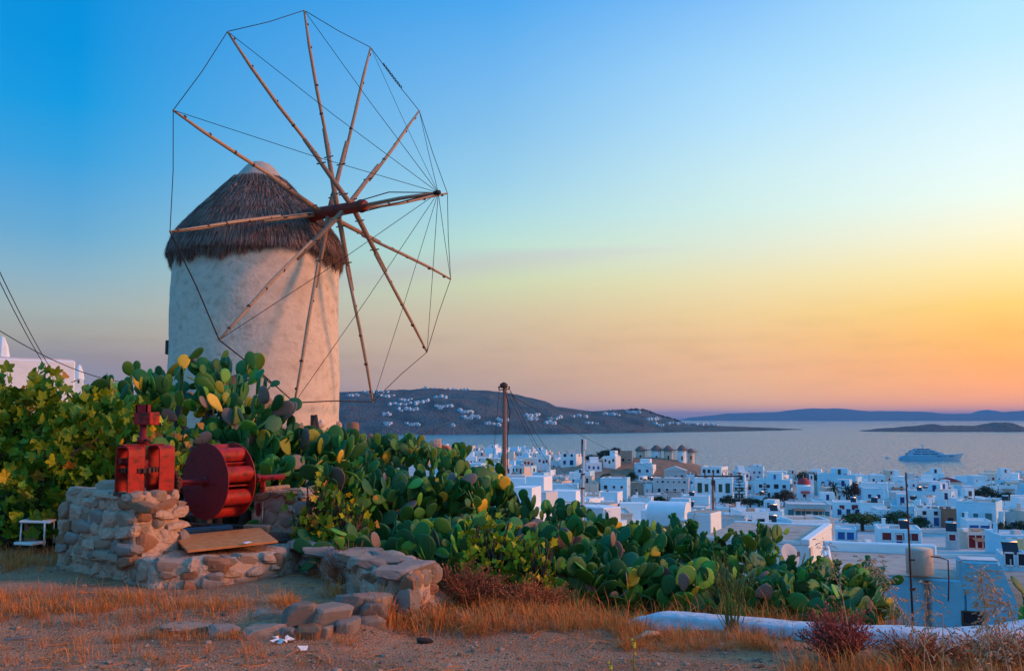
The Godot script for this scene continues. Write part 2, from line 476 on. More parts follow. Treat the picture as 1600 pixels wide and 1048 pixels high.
func ground(x: float, z: float) -> float:
	var d := -z
	if d <= 0.5: return 0.0
	var t := clampf(x / d, -.20, .12)
	var y := 0.0
	for i in 4:
		if t <= COLS[i + 1]:
			y = lerpf(along(PROF[i], d), along(PROF[i + 1], d), (t - COLS[i]) / (COLS[i + 1] - COLS[i]))
			break
	y += 15.0 * exp(-pow((x - 63.0) / 45.0, 2.0) - pow((z + 455.0) / 42.0, 2.0))
	return y

func near_ground(x: float, z: float) -> float:
	var y := ground(x, z)
	y += 0.11 * smoothstep(-7.0, -7.35, z) * smoothstep(-0.75, -1.15, x) * smoothstep(-16.0, -12.0, z)
	return y + 0.035 * noise.get_noise_2d(x * 0.5, z * 0.5) + 0.012 * noise.get_noise_2d(x * 2.5, z * 2.5)

func on(x: float, z: float, up := 0.0) -> Vector3:
	return Vector3(x, ground(x, z) + up, z)

func grid(nx: int, nz: int, f: Callable, tint = null) -> ArrayMesh:
	var v := PackedVector3Array()
	var tone := PackedColorArray()
	var idx := PackedInt32Array()
	v.resize((nx + 1) * (nz + 1))
	for j in nz + 1:
		for i in nx + 1:
			v[j * (nx + 1) + i] = f.call(float(i) / nx, float(j) / nz)
			if tint != null: tone.append(tint.call(v[j * (nx + 1) + i]))
	for j in nz:
		for i in nx:
			var a := j * (nx + 1) + i
			idx.append_array([a, a + nx + 1, a + 1, a + 1, a + nx + 1, a + nx + 2])
	var arr := []
	arr.resize(Mesh.ARRAY_MAX)
	arr[Mesh.ARRAY_VERTEX] = v
	arr[Mesh.ARRAY_INDEX] = idx
	if tone.size(): arr[Mesh.ARRAY_COLOR] = tone
	var st := SurfaceTool.new()
	st.create_from_arrays(arr)
	st.generate_normals()
	return st.commit()

func spline(k: Array, x: float) -> float:
	for i in range(1, k.size()):
		if x <= k[i][0]:
			var f: float = clampf((x - k[i - 1][0]) / (k[i][0] - k[i - 1][0]), 0, 1)
			return lerpf(k[i - 1][1], k[i][1], f * f * (3 - 2 * f) * 0.5 + f * 0.5)
	return k[-1][1]

func land_and_sea():
	setting("ground", grid(230, 180, func(u: float, w: float):
		var x := lerpf(-17.0, 17.0, u)
		var z := lerpf(6.0, -13.5, w)
		return Vector3(x, near_ground(x, z), z), func(p: Vector3):
			var a := noise.get_noise_2d(p.x * .45 + 30.0, p.z * .9)
			var b := noise.get_noise_2d(p.x * 1.7 - 12.0, p.z * 1.7)
			return Color(1, 1, 1) * clampf(.82 + .38 * a + .24 * b, .45, 1.15)), M.dirt)
	M.dirt.vertex_color_use_as_albedo = true
	setting("hillside", grid(200, 170, func(u: float, w: float):
		var d := 13.5 * pow(1420.0 / 13.5, w)
		var t := lerpf(-1.26, 1.26, u)
		if d > 20: t = lerpf(-1.26, 1.26, u)
		var x := t * d
		var y := near_ground(x, -d)
		return Vector3(x, y, -d), func(p: Vector3):
			var knoll := exp(-pow((p.x - 70.0) / 60.0, 2.0) - pow((p.z + 450.0) / 50.0, 2.0))
			var lanes := smoothstep(60.0, 130.0, -p.z) * (1.0 - clampf(knoll * 1.6, 0.0, 1.0)) * smoothstep(-41.0, -37.5, p.y)
			return Color(.30, .19, .12).lerp(Color(.50, .56, .57), lanes)), M.hillside)
	var sea := PlaneMesh.new()
	sea.size = Vector2(80000, 45000)
	sea.subdivide_width = 8
	sea.subdivide_depth = 8
	setting("sea", sea, M.sea, at(Vector3(0, -40, -5600)))
	# the far shore of the bay: [sideways over distance, height of the crest]
	var crest := [[-.62, 60], [-.4, 95], [-.25, 118], [-.18, 128], [-.147, 130], [-.09, 138], [-.033, 136], [-.005, 124], [.02, 108], [.032, 100], [.047, 80], [.083, 66], [.11, 71], [.135, 70], [.16, 44], [.18, 24], [.22, 14], [.26, 9], [.30, 2], [.306, -3]]
	var shore := [[-.62, 2250], [-.07, 2380], [.05, 2480], [.2, 2850], [.28, 3150], [.31, 3240]]
	var hn := FastNoiseLite.new()
	hn.seed = 21
	hn.frequency = 0.0028
	hn.fractal_octaves = 5
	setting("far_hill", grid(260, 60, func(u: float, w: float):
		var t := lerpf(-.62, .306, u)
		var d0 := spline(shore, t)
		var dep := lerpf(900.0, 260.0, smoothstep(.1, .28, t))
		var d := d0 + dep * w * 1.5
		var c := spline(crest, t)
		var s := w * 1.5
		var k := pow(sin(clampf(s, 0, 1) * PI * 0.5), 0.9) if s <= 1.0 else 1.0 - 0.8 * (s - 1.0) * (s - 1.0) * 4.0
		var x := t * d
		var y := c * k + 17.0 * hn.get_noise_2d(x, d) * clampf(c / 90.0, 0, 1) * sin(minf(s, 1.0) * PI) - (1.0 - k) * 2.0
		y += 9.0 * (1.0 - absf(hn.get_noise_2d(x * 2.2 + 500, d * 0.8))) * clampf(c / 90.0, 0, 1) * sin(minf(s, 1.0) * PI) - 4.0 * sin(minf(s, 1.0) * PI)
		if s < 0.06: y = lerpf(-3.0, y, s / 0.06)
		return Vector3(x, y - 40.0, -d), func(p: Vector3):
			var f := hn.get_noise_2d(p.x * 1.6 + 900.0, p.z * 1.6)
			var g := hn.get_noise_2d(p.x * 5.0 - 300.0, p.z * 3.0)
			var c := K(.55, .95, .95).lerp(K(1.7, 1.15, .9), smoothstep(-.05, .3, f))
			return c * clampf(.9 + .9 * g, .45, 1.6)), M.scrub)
	M.scrub.vertex_color_use_as_albedo = true
	far_crest = crest
	far_shore = shore
	far_noise = hn
	# the low islet and the far islands
	ridge("islet", .362, .532, 3050.0, 150.0, [[0, -4], [.03, 3], [.18, 10], [.40, 20], [.45, 22], [.5, 18], [.7, 17], [.82, 27], [.9, 28], [.94, 20], [.975, 5], [1, -4]], 3.0)
	ridge("distant_island", .175, .62, 16000.0, 1500.0, [[0, -20], [.04, 60], [.12, 118], [.22, 140], [.30, 198], [.36, 200], [.44, 150], [.53, 155], [.62, 112], [.72, 104], [.78, 152], [.86, 146], [.92, 125], [1.0, 110]], 14.0)
	ridge("distant_peaks", .47, .66, 19500.0, 1200.0, [[0, 20], [.12, 205], [.22, 150], [.36, 195], [.5, 160], [.8, 180], [1, 120]], 12.0)

var far_crest := []
var far_shore := []
var far_noise: FastNoiseLite

func far_hill_at(t: float, s: float) -> Vector3:   # s: 0 at the shore, 1 on the crest
	var d0 := spline(far_shore, t)
	var dep := lerpf(900.0, 260.0, smoothstep(.1, .28, t))
	var d := d0 + dep * s
	var c := spline(far_crest, t)
	var k := pow(sin(clampf(s, 0, 1) * PI * 0.5), 0.9)
	var x := t * d
	var y := c * k + 17.0 * far_noise.get_noise_2d(x, d) * clampf(c / 90.0, 0, 1) * sin(minf(s, 1.0) * PI) - (1.0 - k) * 2.0
	y += 9.0 * (1.0 - absf(far_noise.get_noise_2d(x * 2.2 + 500, d * 0.8))) * clampf(c / 90.0, 0, 1) * sin(minf(s, 1.0) * PI) - 4.0 * sin(minf(s, 1.0) * PI)
	return Vector3(x, y - 40.0, -d)

func ridge(n: String, t0: float, t1: float, d: float, half: float, prof: Array, rough: float):
	var nz := FastNoiseLite.new()
	nz.seed = n.hash() % 1000
	nz.frequency = 3.0 / half
	nz.fractal_octaves = 4
	setting(n, grid(160, 24, func(u: float, w: float):
		var dd := d + (w - 0.5) * 2.0 * half
		var x := lerpf(t0, t1, u) * d * (1.0 + (w - 0.5) * 0.03)
		var k := pow(sin(w * PI), 0.7)
		return Vector3(x, -40.0 + spline(prof, u) * k + rough * nz.get_noise_2d(x, dd) * k - (1.0 - k) * 6.0, -dd)), M.scrub)

var ROCK := []
var FLAT := []
var BOULDER := []
var PADS := []
var LEAF := []
var SOFT: ArrayMesh
var RING: ArrayMesh
var CUBE: ArrayMesh
var FRAME: ArrayMesh

func base_shapes():
	for i in 6: ROCK.append(rock_mesh(31 + i, 3, .3, 8))
	for i in 6: BOULDER.append(rock_mesh(71 + i, 8, .3, 16))
	for i in 8: FLAT.append(rock_mesh(51 + i, 5, .3, 12))
	# a house body about one metre each way, its edges softened like whitewashed walls; base at y 0
	var st := begin(false)
	box(st, at(Vector3(0, .5, 0)), Vector3.ONE, .012)
	SOFT = done(st)
	CUBE = bx(Vector3.ONE)
	# a parapet: a ring of four low walls
	st = begin(false)
	for k in 4:
		var a := k * PI / 2
		box(st, at(Basis(Vector3.UP, a) * Vector3(.0225, .5, .4775), turn_y(a)), Vector3(.955, 1, .045))
	RING = done(st)
	st = begin(false)
	for k in 4:
		var a := k * PI / 2
		box(st, at(Basis(Vector3.BACK, a) * Vector3(0, .455, 0), Basis(Vector3.BACK, a)), Vector3(.998, .09, 1))
	FRAME = done(st)
	# prickly pear pads: egg-shaped, thick, slightly cupped; base at the origin, y along the pad, z its face
	for v in 4:
		st = begin(true)
		var cup: float = [.03, -.06, .09, .02][v]
		var wide: float = [.31, .37, .28, .40][v]
		var rings := []
		for r in 4:
			var f: float = [1.0, .9, .55, 0.0][r]
			var zz: float = [.0, .026, .042, .048][r]
			var ring := []
			for k in 14:
				var a := TAU * k / 14.0
				var yy := .5 + .5 * cos(a) * f
				var xx := wide * sin(a) * f * (0.72 + 0.36 * smoothstep(0.0, 0.75, yy)) * (1.0 + .04 * sin(a * 3 + v * 2))
				ring.append(Vector3(xx, yy, zz))
			rings.append(ring)
		for s in [1.0, -1.0]:
			for r in 3:
				for k in 14:
					var n := (k + 1) % 14
					var q := []
					for p in [rings[r][k], rings[r][n], rings[r + 1][n], rings[r + 1][k]]:
						q.append(Vector3(p.x, p.y, p.z * s + cup * (p.y * p.y + p.x * p.x * 2.0)))
					if s > 0: quad(st, q[3], q[2], q[1], q[0])
					else: quad(st, q[0], q[1], q[2], q[3])
		PADS.append(done(st))
	# fig leaves: palmate, five lobes, folded along the midrib
	for v in 3:
		st = begin(false)
		var rim := []
		var lobes := 5 if v < 2 else 3
		var n := lobes * 4
		for k in n + 1:
			var f := float(k) / n
			var a := lerpf(-2.5, 2.5, f)
			var lob := 0.84 + 0.20 * cos(f * lobes * TAU - PI)
			var r := (0.42 + 0.16 * cos(a)) * lob * 1.15
			rim.append(Vector3(sin(a) * r, 0.30 + cos(a) * r, 0.10 * absf(sin(a)) - 0.09 * r * r + 0.02 * sin(k * 2.0)))
		for k in n: tri(st, Vector3(0, .2, 0), rim[k + 1], rim[k])
		quad(st, Vector3(-.012, -.2, .0), Vector3(.012, -.2, 0), Vector3(.012, .2, 0), Vector3(-.012, .2, 0))
		LEAF.append(done(st))

# ------------------------------------------------------------------ the windmill
func big_mill():
	var base := Vector3(-9.127, 0.760, -34.000)
	var t := thing("windmill", "big cream plastered windmill with thatched cone roof and twelve bare spars", "windmill", base)
	var top := 7.35 - base.y
	var st := begin()
	var prof := []
	for i in 41: prof.append([lerpf(2.95, 2.88, i / 40.0) , -0.6 + (top + 0.6) * i / 40.0])
	prof.append([2.6, top + 0.02]); prof.append([0.2, top + 0.03])
	lathe(st, prof, 72, Transform3D.IDENTITY, 0.085)
	part("tower_wall", done(st), M.plaster, t)
	# the rough foot of the tower where plaster has fallen off
	for i in 44:
		var a := rr(-0.6, 2.2)
		var y := rr(-0.1, 0.75)
		part("stone", ROCK[i % 6], pick([M.rubble, M.rubble_grey, M.cream_wall]), t, at(Vector3(sin(a) * 2.98, y, cos(a) * 2.98), turn_y(a) * Basis.from_scale(Vector3(rr(.2, .5), rr(.12, .28), .16))))
	# roof: a rough cone, straw in tiers, the plaster cap on top
	var ry := [[2.95, 7.3], [2.88, 7.62], [2.64, 8.08], [2.2, 8.6], [1.72, 9.12], [1.2, 9.66], [.84, 10.05], [.5, 10.3]]
	var pr := []
	for p in ry: pr.append([p[0] - 0.06, p[1] - base.y])
	st = begin()
	lathe(st, pr, 56, Transform3D.IDENTITY, 0.08)
	var roof := part("thatch_roof", done(st), M.thatch, t)
	var fr := begin(false)
	var w := 0.011
	for k in 3:   # a tuft: three thin straws that bend outwards at the tip
		var b := Basis(Vector3.UP, k * 2.1)
		var x := Vector3(0.05 * (k - 1), 0, 0)
		quad(fr, b * Vector3(-w, 0, 0) + x, b * Vector3(w, 0, 0) + x, b * Vector3(w * 0.9, -0.30, 0.012) + x * 1.4, b * Vector3(-w * 0.9, -0.30, 0.012) + x * 1.4)
		quad(fr, b * Vector3(-w * 0.9, -0.30, 0.012) + x * 1.4, b * Vector3(w * 0.9, -0.30, 0.012) + x * 1.4, b * Vector3(w * 0.2, -0.62, 0.05) + x * 1.8, b * Vector3(-w * 0.2, -0.62, 0.05) + x * 1.8)
	var tuft := done(fr)
	var where := []
	var tint := []
	for i in 17000:
		var f := rng.randf()
		var tier := floorf(sqrt(f) * 9.0) / 9.0
		var q := clampf(1.0 - tier - rr(0.0, 0.035) + 0.02 * noise.get_noise_1d(tier * 40.0 + f * 3.0), 0.0, 1.0)
		var h := lerpf(7.35, 10.05, q)
		var r := spline_r(ry, h)
		var a := rng.randf() * TAU
		var slope := atan2(spline_r(ry, h - 0.2) - spline_r(ry, h + 0.2), 0.4)
		var out := Vector3(sin(a), 0, cos(a))
		var b := turn_y(a) * Basis(Vector3.RIGHT, -slope + rr(-0.05, 0.14)) * Basis(Vector3.BACK, rr(-0.16, 0.16))
		where.append(Transform3D(b * Basis.from_scale(Vector3(1, rr(0.6, 1.0), 1)), out * (r + rr(0.0, 0.10)) + Vector3(0, h - base.y + 0.15, 0)))
		var g := rr(0.55, 1.5) * (0.8 + 0.35 * noise.get_noise_3d(sin(a) * 3, h * 2.0, cos(a) * 3))
		tint.append(Color(0.29 * g, 0.20 * g, 0.165 * g))
	scatter("straw", tuft, M.tinted, roof, where, tint)
	where = []
	tint = []
	for i in 5200:   # the ragged fringe under the eaves
		var a := rng.randf() * TAU
		var lock := 0.5 + 0.5 * noise.get_noise_1d(a * 9.0) + 0.35 * noise.get_noise_1d(a * 31.0)
		var ang := wrapf(a - 0.62, -PI, PI)   # cut short over the shaft, towards the right front
		var cut := exp(-pow(ang / 0.30, 2.0))
		var ln := clampf(0.35 + 1.1 * lock - 0.9 * cut, 0.12, 1.7)
		if rng.randf() > clampf(0.15 + lock, 0.1, 1.0): continue
		var b := turn_y(a) * Basis(Vector3.RIGHT, rr(-0.13, 0.03)) * Basis(Vector3.BACK, rr(-0.14, 0.14))
		where.append(Transform3D(b * Basis.from_scale(Vector3(1.2, ln, 1)), Vector3(sin(a), 0, cos(a)) * rr(2.89, 2.99) + Vector3(0, 7.52 + 0.25 * cut - base.y + rr(-0.05, 0.1), 0)))
		var g := rr(0.5, 1.25)
		tint.append(Color(0.24 * g, 0.15 * g, 0.115 * g))
	scatter("straw_fringe", tuft, M.tinted, roof, where, tint)
	st = begin()
	var cp := [[1.02, 9.9], [.90, 10.1], [.68, 10.38], [.48, 10.62], [.30, 10.76], [.12, 10.82], [.01, 10.83]]
	for c in cp: c[1] -= base.y
	lathe(st, cp, 32, Transform3D.IDENTITY, 0.06)
	part("plaster_cap", done(st), M.cap_plaster, t)
	# small opening and beams under the eaves on the left
	var lw := Vector3(-11.307, 6.872, -32.600) - base
	part("beam", bx(Vector3(.22, .62, .3), .02), M.old_wood, t, at(lw, turn_y(-0.7)))
	part("beam", bx(Vector3(.34, .12, .3), .02), M.pale_wood, t, at(lw + Vector3(.02, -.36, 0), turn_y(-0.7)))
	var lo := Vector3(-12.122, 4.083, -33.900) - base
	part("shutter", bx(Vector3(.18, .5, .4), .02), M.old_wood, t, at(lo, turn_y(-0.1)))
	# wooden door frame near the foot on the right
	var df := Vector3(-6.521, 1.203, -31.600) - base
	part("door_frame", bx(Vector3(.16, 1.0, .14), .02), M.old_wood, t, at(df, turn_y(.6)))
	part("door_board", bx(Vector3(.55, .5, .08), .01), M.wood, t, at(df + Vector3(-.34, -.12, .05), turn_y(.6)))
	part("door_prop", rod(df + Vector3(.1, .5, .1), df + Vector3(.34, -.6, .3), .05, 6), M.old_wood, t)
	# shaft, spars, bowsprit
	var c := Vector3(-5.993, 8.590, -32.0) - base
	var ax := Vector3(.82799, .00672, .56070)
	st = begin()
	tube(st, [c - ax * 3.6, c - ax * 1.0, c - ax * 0.9, c + ax * 1.36, c + ax * 1.4], [.25, .25, .22, .185, .165], 20)
	part("shaft", done(st), M.red_shaft, t)
	for s in [-.95, .15, 1.2]:
		st = begin()
		tube(st, [c + ax * (s - .03), c + ax * (s + .03)], .225, 20)
		part("iron_band", done(st), M.rust, t)
	var tips := [Vector3(-6.889, 15.052, -30.755), Vector3(-5.075, 14.846, -33.431), Vector3(-3.534, 13.255, -35.688), Vector3(-2.541, 10.398, -37.119), Vector3(-2.407, 7.020, -37.277), Vector3(-3.205, 4.073, -36.064), Vector3(-4.870, 2.156, -33.582), Vector3(-6.912, 2.086, -30.565), Vector3(-8.604, 3.884, -28.088), Vector3(-9.620, 6.813, -26.623), Vector3(-9.640, 10.317, -26.635), Vector3(-8.623, 13.261, -28.172)]
	var slot := [.12, -.28, .48, -.88, -.58, .82, .12, -.28, .48, -.88, -.58, .82]
	var nose: Vector3 = c + ax * 4.45
	st = begin()
	tube(st, [c + ax * 1.3, c + ax * 2.9 + Vector3(0, .03, 0), nose], [.065, .062, .045], 10)
	var sprit := part("bowsprit", done(st), M.pale_wood, t)
	st = begin()
	tube(st, [nose - ax * .14, nose + ax * .06], .072, 10)
	part("lashing", done(st), M.rope, sprit)
	var thin := begin()
	tube(thin, [c + ax * 1.25 + Vector3(0, .2, 0), c + ax * 2.4 + Vector3(0, .3, 0), nose], .018, 6)
	part("brace", done(thin), M.iron, sprit)
	thin = begin()
	tube(thin, [c + ax * 1.25 - Vector3(0, .2, 0), c + ax * 2.4 - Vector3(0, .13, 0), nose], .02, 6)
	part("brace", done(thin), M.iron, sprit)
	for i in 12:
		var tip: Vector3 = tips[i] - base
		var root: Vector3 = c + ax * slot[i]
		var d := (tip - root).normalized()
		var L := root.distance_to(tip)
		var kink := Vector3(rr(-.06, .06), rr(-.06, .06), rr(-.06, .06))
		var m0 := root + d * L * 0.36
		var pm: Material = M.pale_wood
		st = begin()
		tube(st, [root, root + d * .4, m0 + d * .35], [.085, .09, .065], 10)
		var spar := part("spar", done(st), M.wood if i != 9 else M.pale_wood, t)
		var side := d.cross(ax).normalized() * .07
		st = begin()
		tube(st, [m0 - d * .5 + side, root + d * L * .6 + kink + side * .6, root + d * L * .82 + kink * .6, tip], [.052, .06, .054, .035], 9)
		part("spar_pole", done(st), pm, spar)
		for j in 5:   # rope lashings along the pole
			var q := root + d * L * lerpf(.34, .97, (j + rr(-.15, .15)) / 4.15) + side * .5 + (kink * .6 if j in [1, 2, 3] else Vector3.ZERO)
			st = begin()
			tube(st, [q - d * .03, q + d * .03], .063 if j < 4 else .05, 8)
			part("lashing", done(st), M.iron if j % 2 else M.old_wood, spar)
		for j in 2:
			var q := root + d * (.55 + j * 1.25)
			part("bolt", rod(q - ax * .2, q + ax * .2, .022, 6), M.iron, spar)
		var nxt: Vector3 = tips[(i + 1) % 12] - base
		var rm := (tip + nxt) * .5 - (tip + nxt - c * 2.0).normalized() * .05
		st = begin()
		tube(st, [tip, rm, nxt], .02 if i in [7, 8, 6] else .013, 5)
		part("rim_rope", done(st), M.rope, t)
		st = begin()
		tube(st, [tip, (tip + nose) * .5 + Vector3(0, -.07, 0), nose], .0095, 4)
		part("stay_rope", done(st), M.rope, t)
	for k in [[1, .25, .62], [7, .3, .7]]:   # the rope that is wound double over part of the rim
		var p0: Vector3 = tips[k[0]] - base
		var p1: Vector3 = tips[k[0] + 1] - base
		st = begin()
		var pts := []
		for j in 26: pts.append(p0.lerp(p1, lerpf(k[1], k[2], j / 25.0)) + Vector3(.035 * sin(j * 2.4), .035 * cos(j * 2.4), 0))
		tube(st, pts, .02, 5)
		part("wound_rope", done(st), M.rope, t)
	# the low stone terrace beside the mill
	var wall := thing("terrace_wall", "low pink stone terrace wall beside the windmill foot", "wall", Vector3(-4.829, 0.462, -31.000))
	for i in 60:
		part("stone", ROCK[i % 6], pick([M.rubble, M.rubble_rust, M.cream_wall, M.rubble]), wall, at(Vector3(rr(-2.2, 3.0), rr(-.35, .42), rr(-.3, .3)), turn_y(rr(0, 6)) * Basis.from_scale(Vector3(rr(.25, .6), rr(.2, .36), .4))))
	var post := thing("gate_post", "short rust brown rounded post standing beyond the terrace wall", "post", Vector3(-5.201, 0.955, -31.500))
	st = begin()
	lathe(st, [[.2, -.3], [.2, .42], [.17, .5], [.05, .52]], 14)
	part("shaft", done(st), M.brown_wall, post)
	part("wire_stay", rod(Vector3(-.3, .45, 0), Vector3(-.42, -.2, .1), .012, 5), M.iron, post)

func spline_r(ry: Array, y: float) -> float:
	for i in range(1, ry.size()):
		if y <= ry[i][1]: return lerpf(ry[i - 1][0], ry[i][0], (y - ry[i - 1][1]) / (ry[i][1] - ry[i - 1][1]))
	return ry[-1][0]

# ------------------------------------------------------------------ the old well with its red winding gear
func masonry(o: Node3D, poly: Array, y0: float, y1: float, batter: float, rows: float, open := 0.0):   # mortar core with stones set into it; poly runs counterclockwise seen from above
	var n := poly.size()
	var mid := Vector3.ZERO
	for p in poly: mid += p / n
	var st := begin(true)
	var rings := []
	var ny := int(ceil((y1 - y0) / .06))
	for j in ny + 1:
		var f := float(j) / ny
		var ring := []
		for i in n:
			var a: Vector3 = poly[i]
			var b: Vector3 = poly[(i + 1) % n]
			var m := int(ceil(a.distance_to(b) / .07))
			for k in m:
				var p := a.lerp(b, float(k) / m)
				var out := (p - mid).normalized()
				p += out * (batter * (1.0 - f) + .035 * noise.get_noise_3d(p.x * 6, f * 6.0, p.z * 6) - (.03 if j == ny else 0.0))
				p.y = lerpf(y0, y1, f) + (.03 * noise.get_noise_2d(p.x * 4, p.z * 4) if j == ny else 0.0)
				ring.append(p)
		rings.append(ring)
	var c: int = rings[0].size()
	for j in ny:
		for k in c:
			quad(st, rings[j][k], rings[j][(k + 1) % c], rings[j + 1][(k + 1) % c], rings[j + 1][k])
	var prev: Array = rings[ny]
	for s in [.82, .6, .35]:
		var ring := []
		for k in c:
			var q: Vector3 = mid.lerp(rings[ny][k], s)
			q.y = y1 + .03 * noise.get_noise_2d(q.x * 4, q.z * 4)
			ring.append(q)
		for k in c: quad(st, prev[k], prev[(k + 1) % c], ring[(k + 1) % c], ring[k])
		prev = ring
	for k in c: tri(st, prev[k], prev[(k + 1) % c], Vector3(mid.x, y1, mid.z))
	part("mortar_core", done(st), M.mortar, o)
	for i in n:
		var a: Vector3 = poly[i]
		var b: Vector3 = poly[(i + 1) % n]
		var L := a.distance_to(b)
		var d := (b - a) / L
		var out := Vector3(d.z, 0, -d.x)
		if out.dot((a + b) * .5 - mid) < 0: out = -out
		if ((a + b) * .5 - Vector3(0, 0, 0)).dot(out) > 0.25: continue   # the sides that face away keep their mortar
		var y := y0
		while y < y1 - .05:
			var hh := rr(.07, .17) * rows
			var x := rr(-.05, .03)
			while x < L:
				var w := rr(.11, .28) * rows
				if rng.randf() > open:
					var f := clampf((y + hh * .5 - y0) / (y1 - y0), 0, 1)
					var p := a + d * (x + w * .5) + out * (batter * (1.0 - f) + rr(-.06, -.03))
					p.y = minf(y + hh * .5 + rr(-.02, .02), y1 - hh * .35)
					var bs := Basis(d, Vector3.UP, out)
					part("stone", pick(FLAT), pick([M.rubble, M.rubble, M.mortar, M.mortar, M.rubble_grey, M.rubble_rust]), o, at(p, bs * Basis(Vector3.BACK, rr(-.16, .16)) * Basis.from_scale(Vector3(w * 1.02, hh * 1.04, rr(.12, .2)))))
				x += w
			y += hh

func ring_gear(r: float, thick: float, teeth: int) -> ArrayMesh:
	var st := begin(false)
	var a := []
	for k in teeth * 2: a.append(r if (k % 4 < 2) == (k % 2 < 2) and k % 2 == 0 else r * .86)
	for k in teeth * 2:
		var a0 := TAU * k / (teeth * 2)
		var a1 := TAU * (k + 1) / (teeth * 2)
		var rad := r if k % 2 == 0 else r * .87
		var p := [Vector3(cos(a0) * rad, -thick, sin(a0) * rad), Vector3(cos(a1) * rad, -thick, sin(a1) * rad)]
		var up := Vector3(0, thick * 2, 0)
		quad(st, p[1], p[0], p[0] + up, p[1] + up)
		tri(st, Vector3(0, thick, 0), p[1] + up, p[0] + up)
		tri(st, Vector3(0, -thick, 0), p[0], p[1])
		var r2 := r if k % 2 == 1 else r * .87
		var e := Vector3(cos(a1) * r2, -thick, sin(a1) * r2)
		quad(st, p[1], e, e + up, p[1] + up)
	return done(st)

func strap(path: Array, wide: Vector3, th: float) -> ArrayMesh:   # a flat iron bar bent along path
	var st := begin(false)
	var rings := []
	for i in path.size():
		var d: Vector3 = (path[mini(i + 1, path.size() - 1)] - path[maxi(i - 1, 0)]).normalized()
		var nn := d.cross(wide.normalized()) * th
		rings.append([path[i] - wide - nn, path[i] + wide - nn, path[i] + wide + nn, path[i] - wide + nn])
	for i in path.size() - 1:
		for k in 4:
			var n := (k + 1) % 4
			quad(st, rings[i][k], rings[i][n], rings[i + 1][n], rings[i + 1][k])
	quad(st, rings[0][0], rings[0][3], rings[0][2], rings[0][1])
	quad(st, rings[-1][0], rings[-1][1], rings[-1][2], rings[-1][3])
	return done(st)

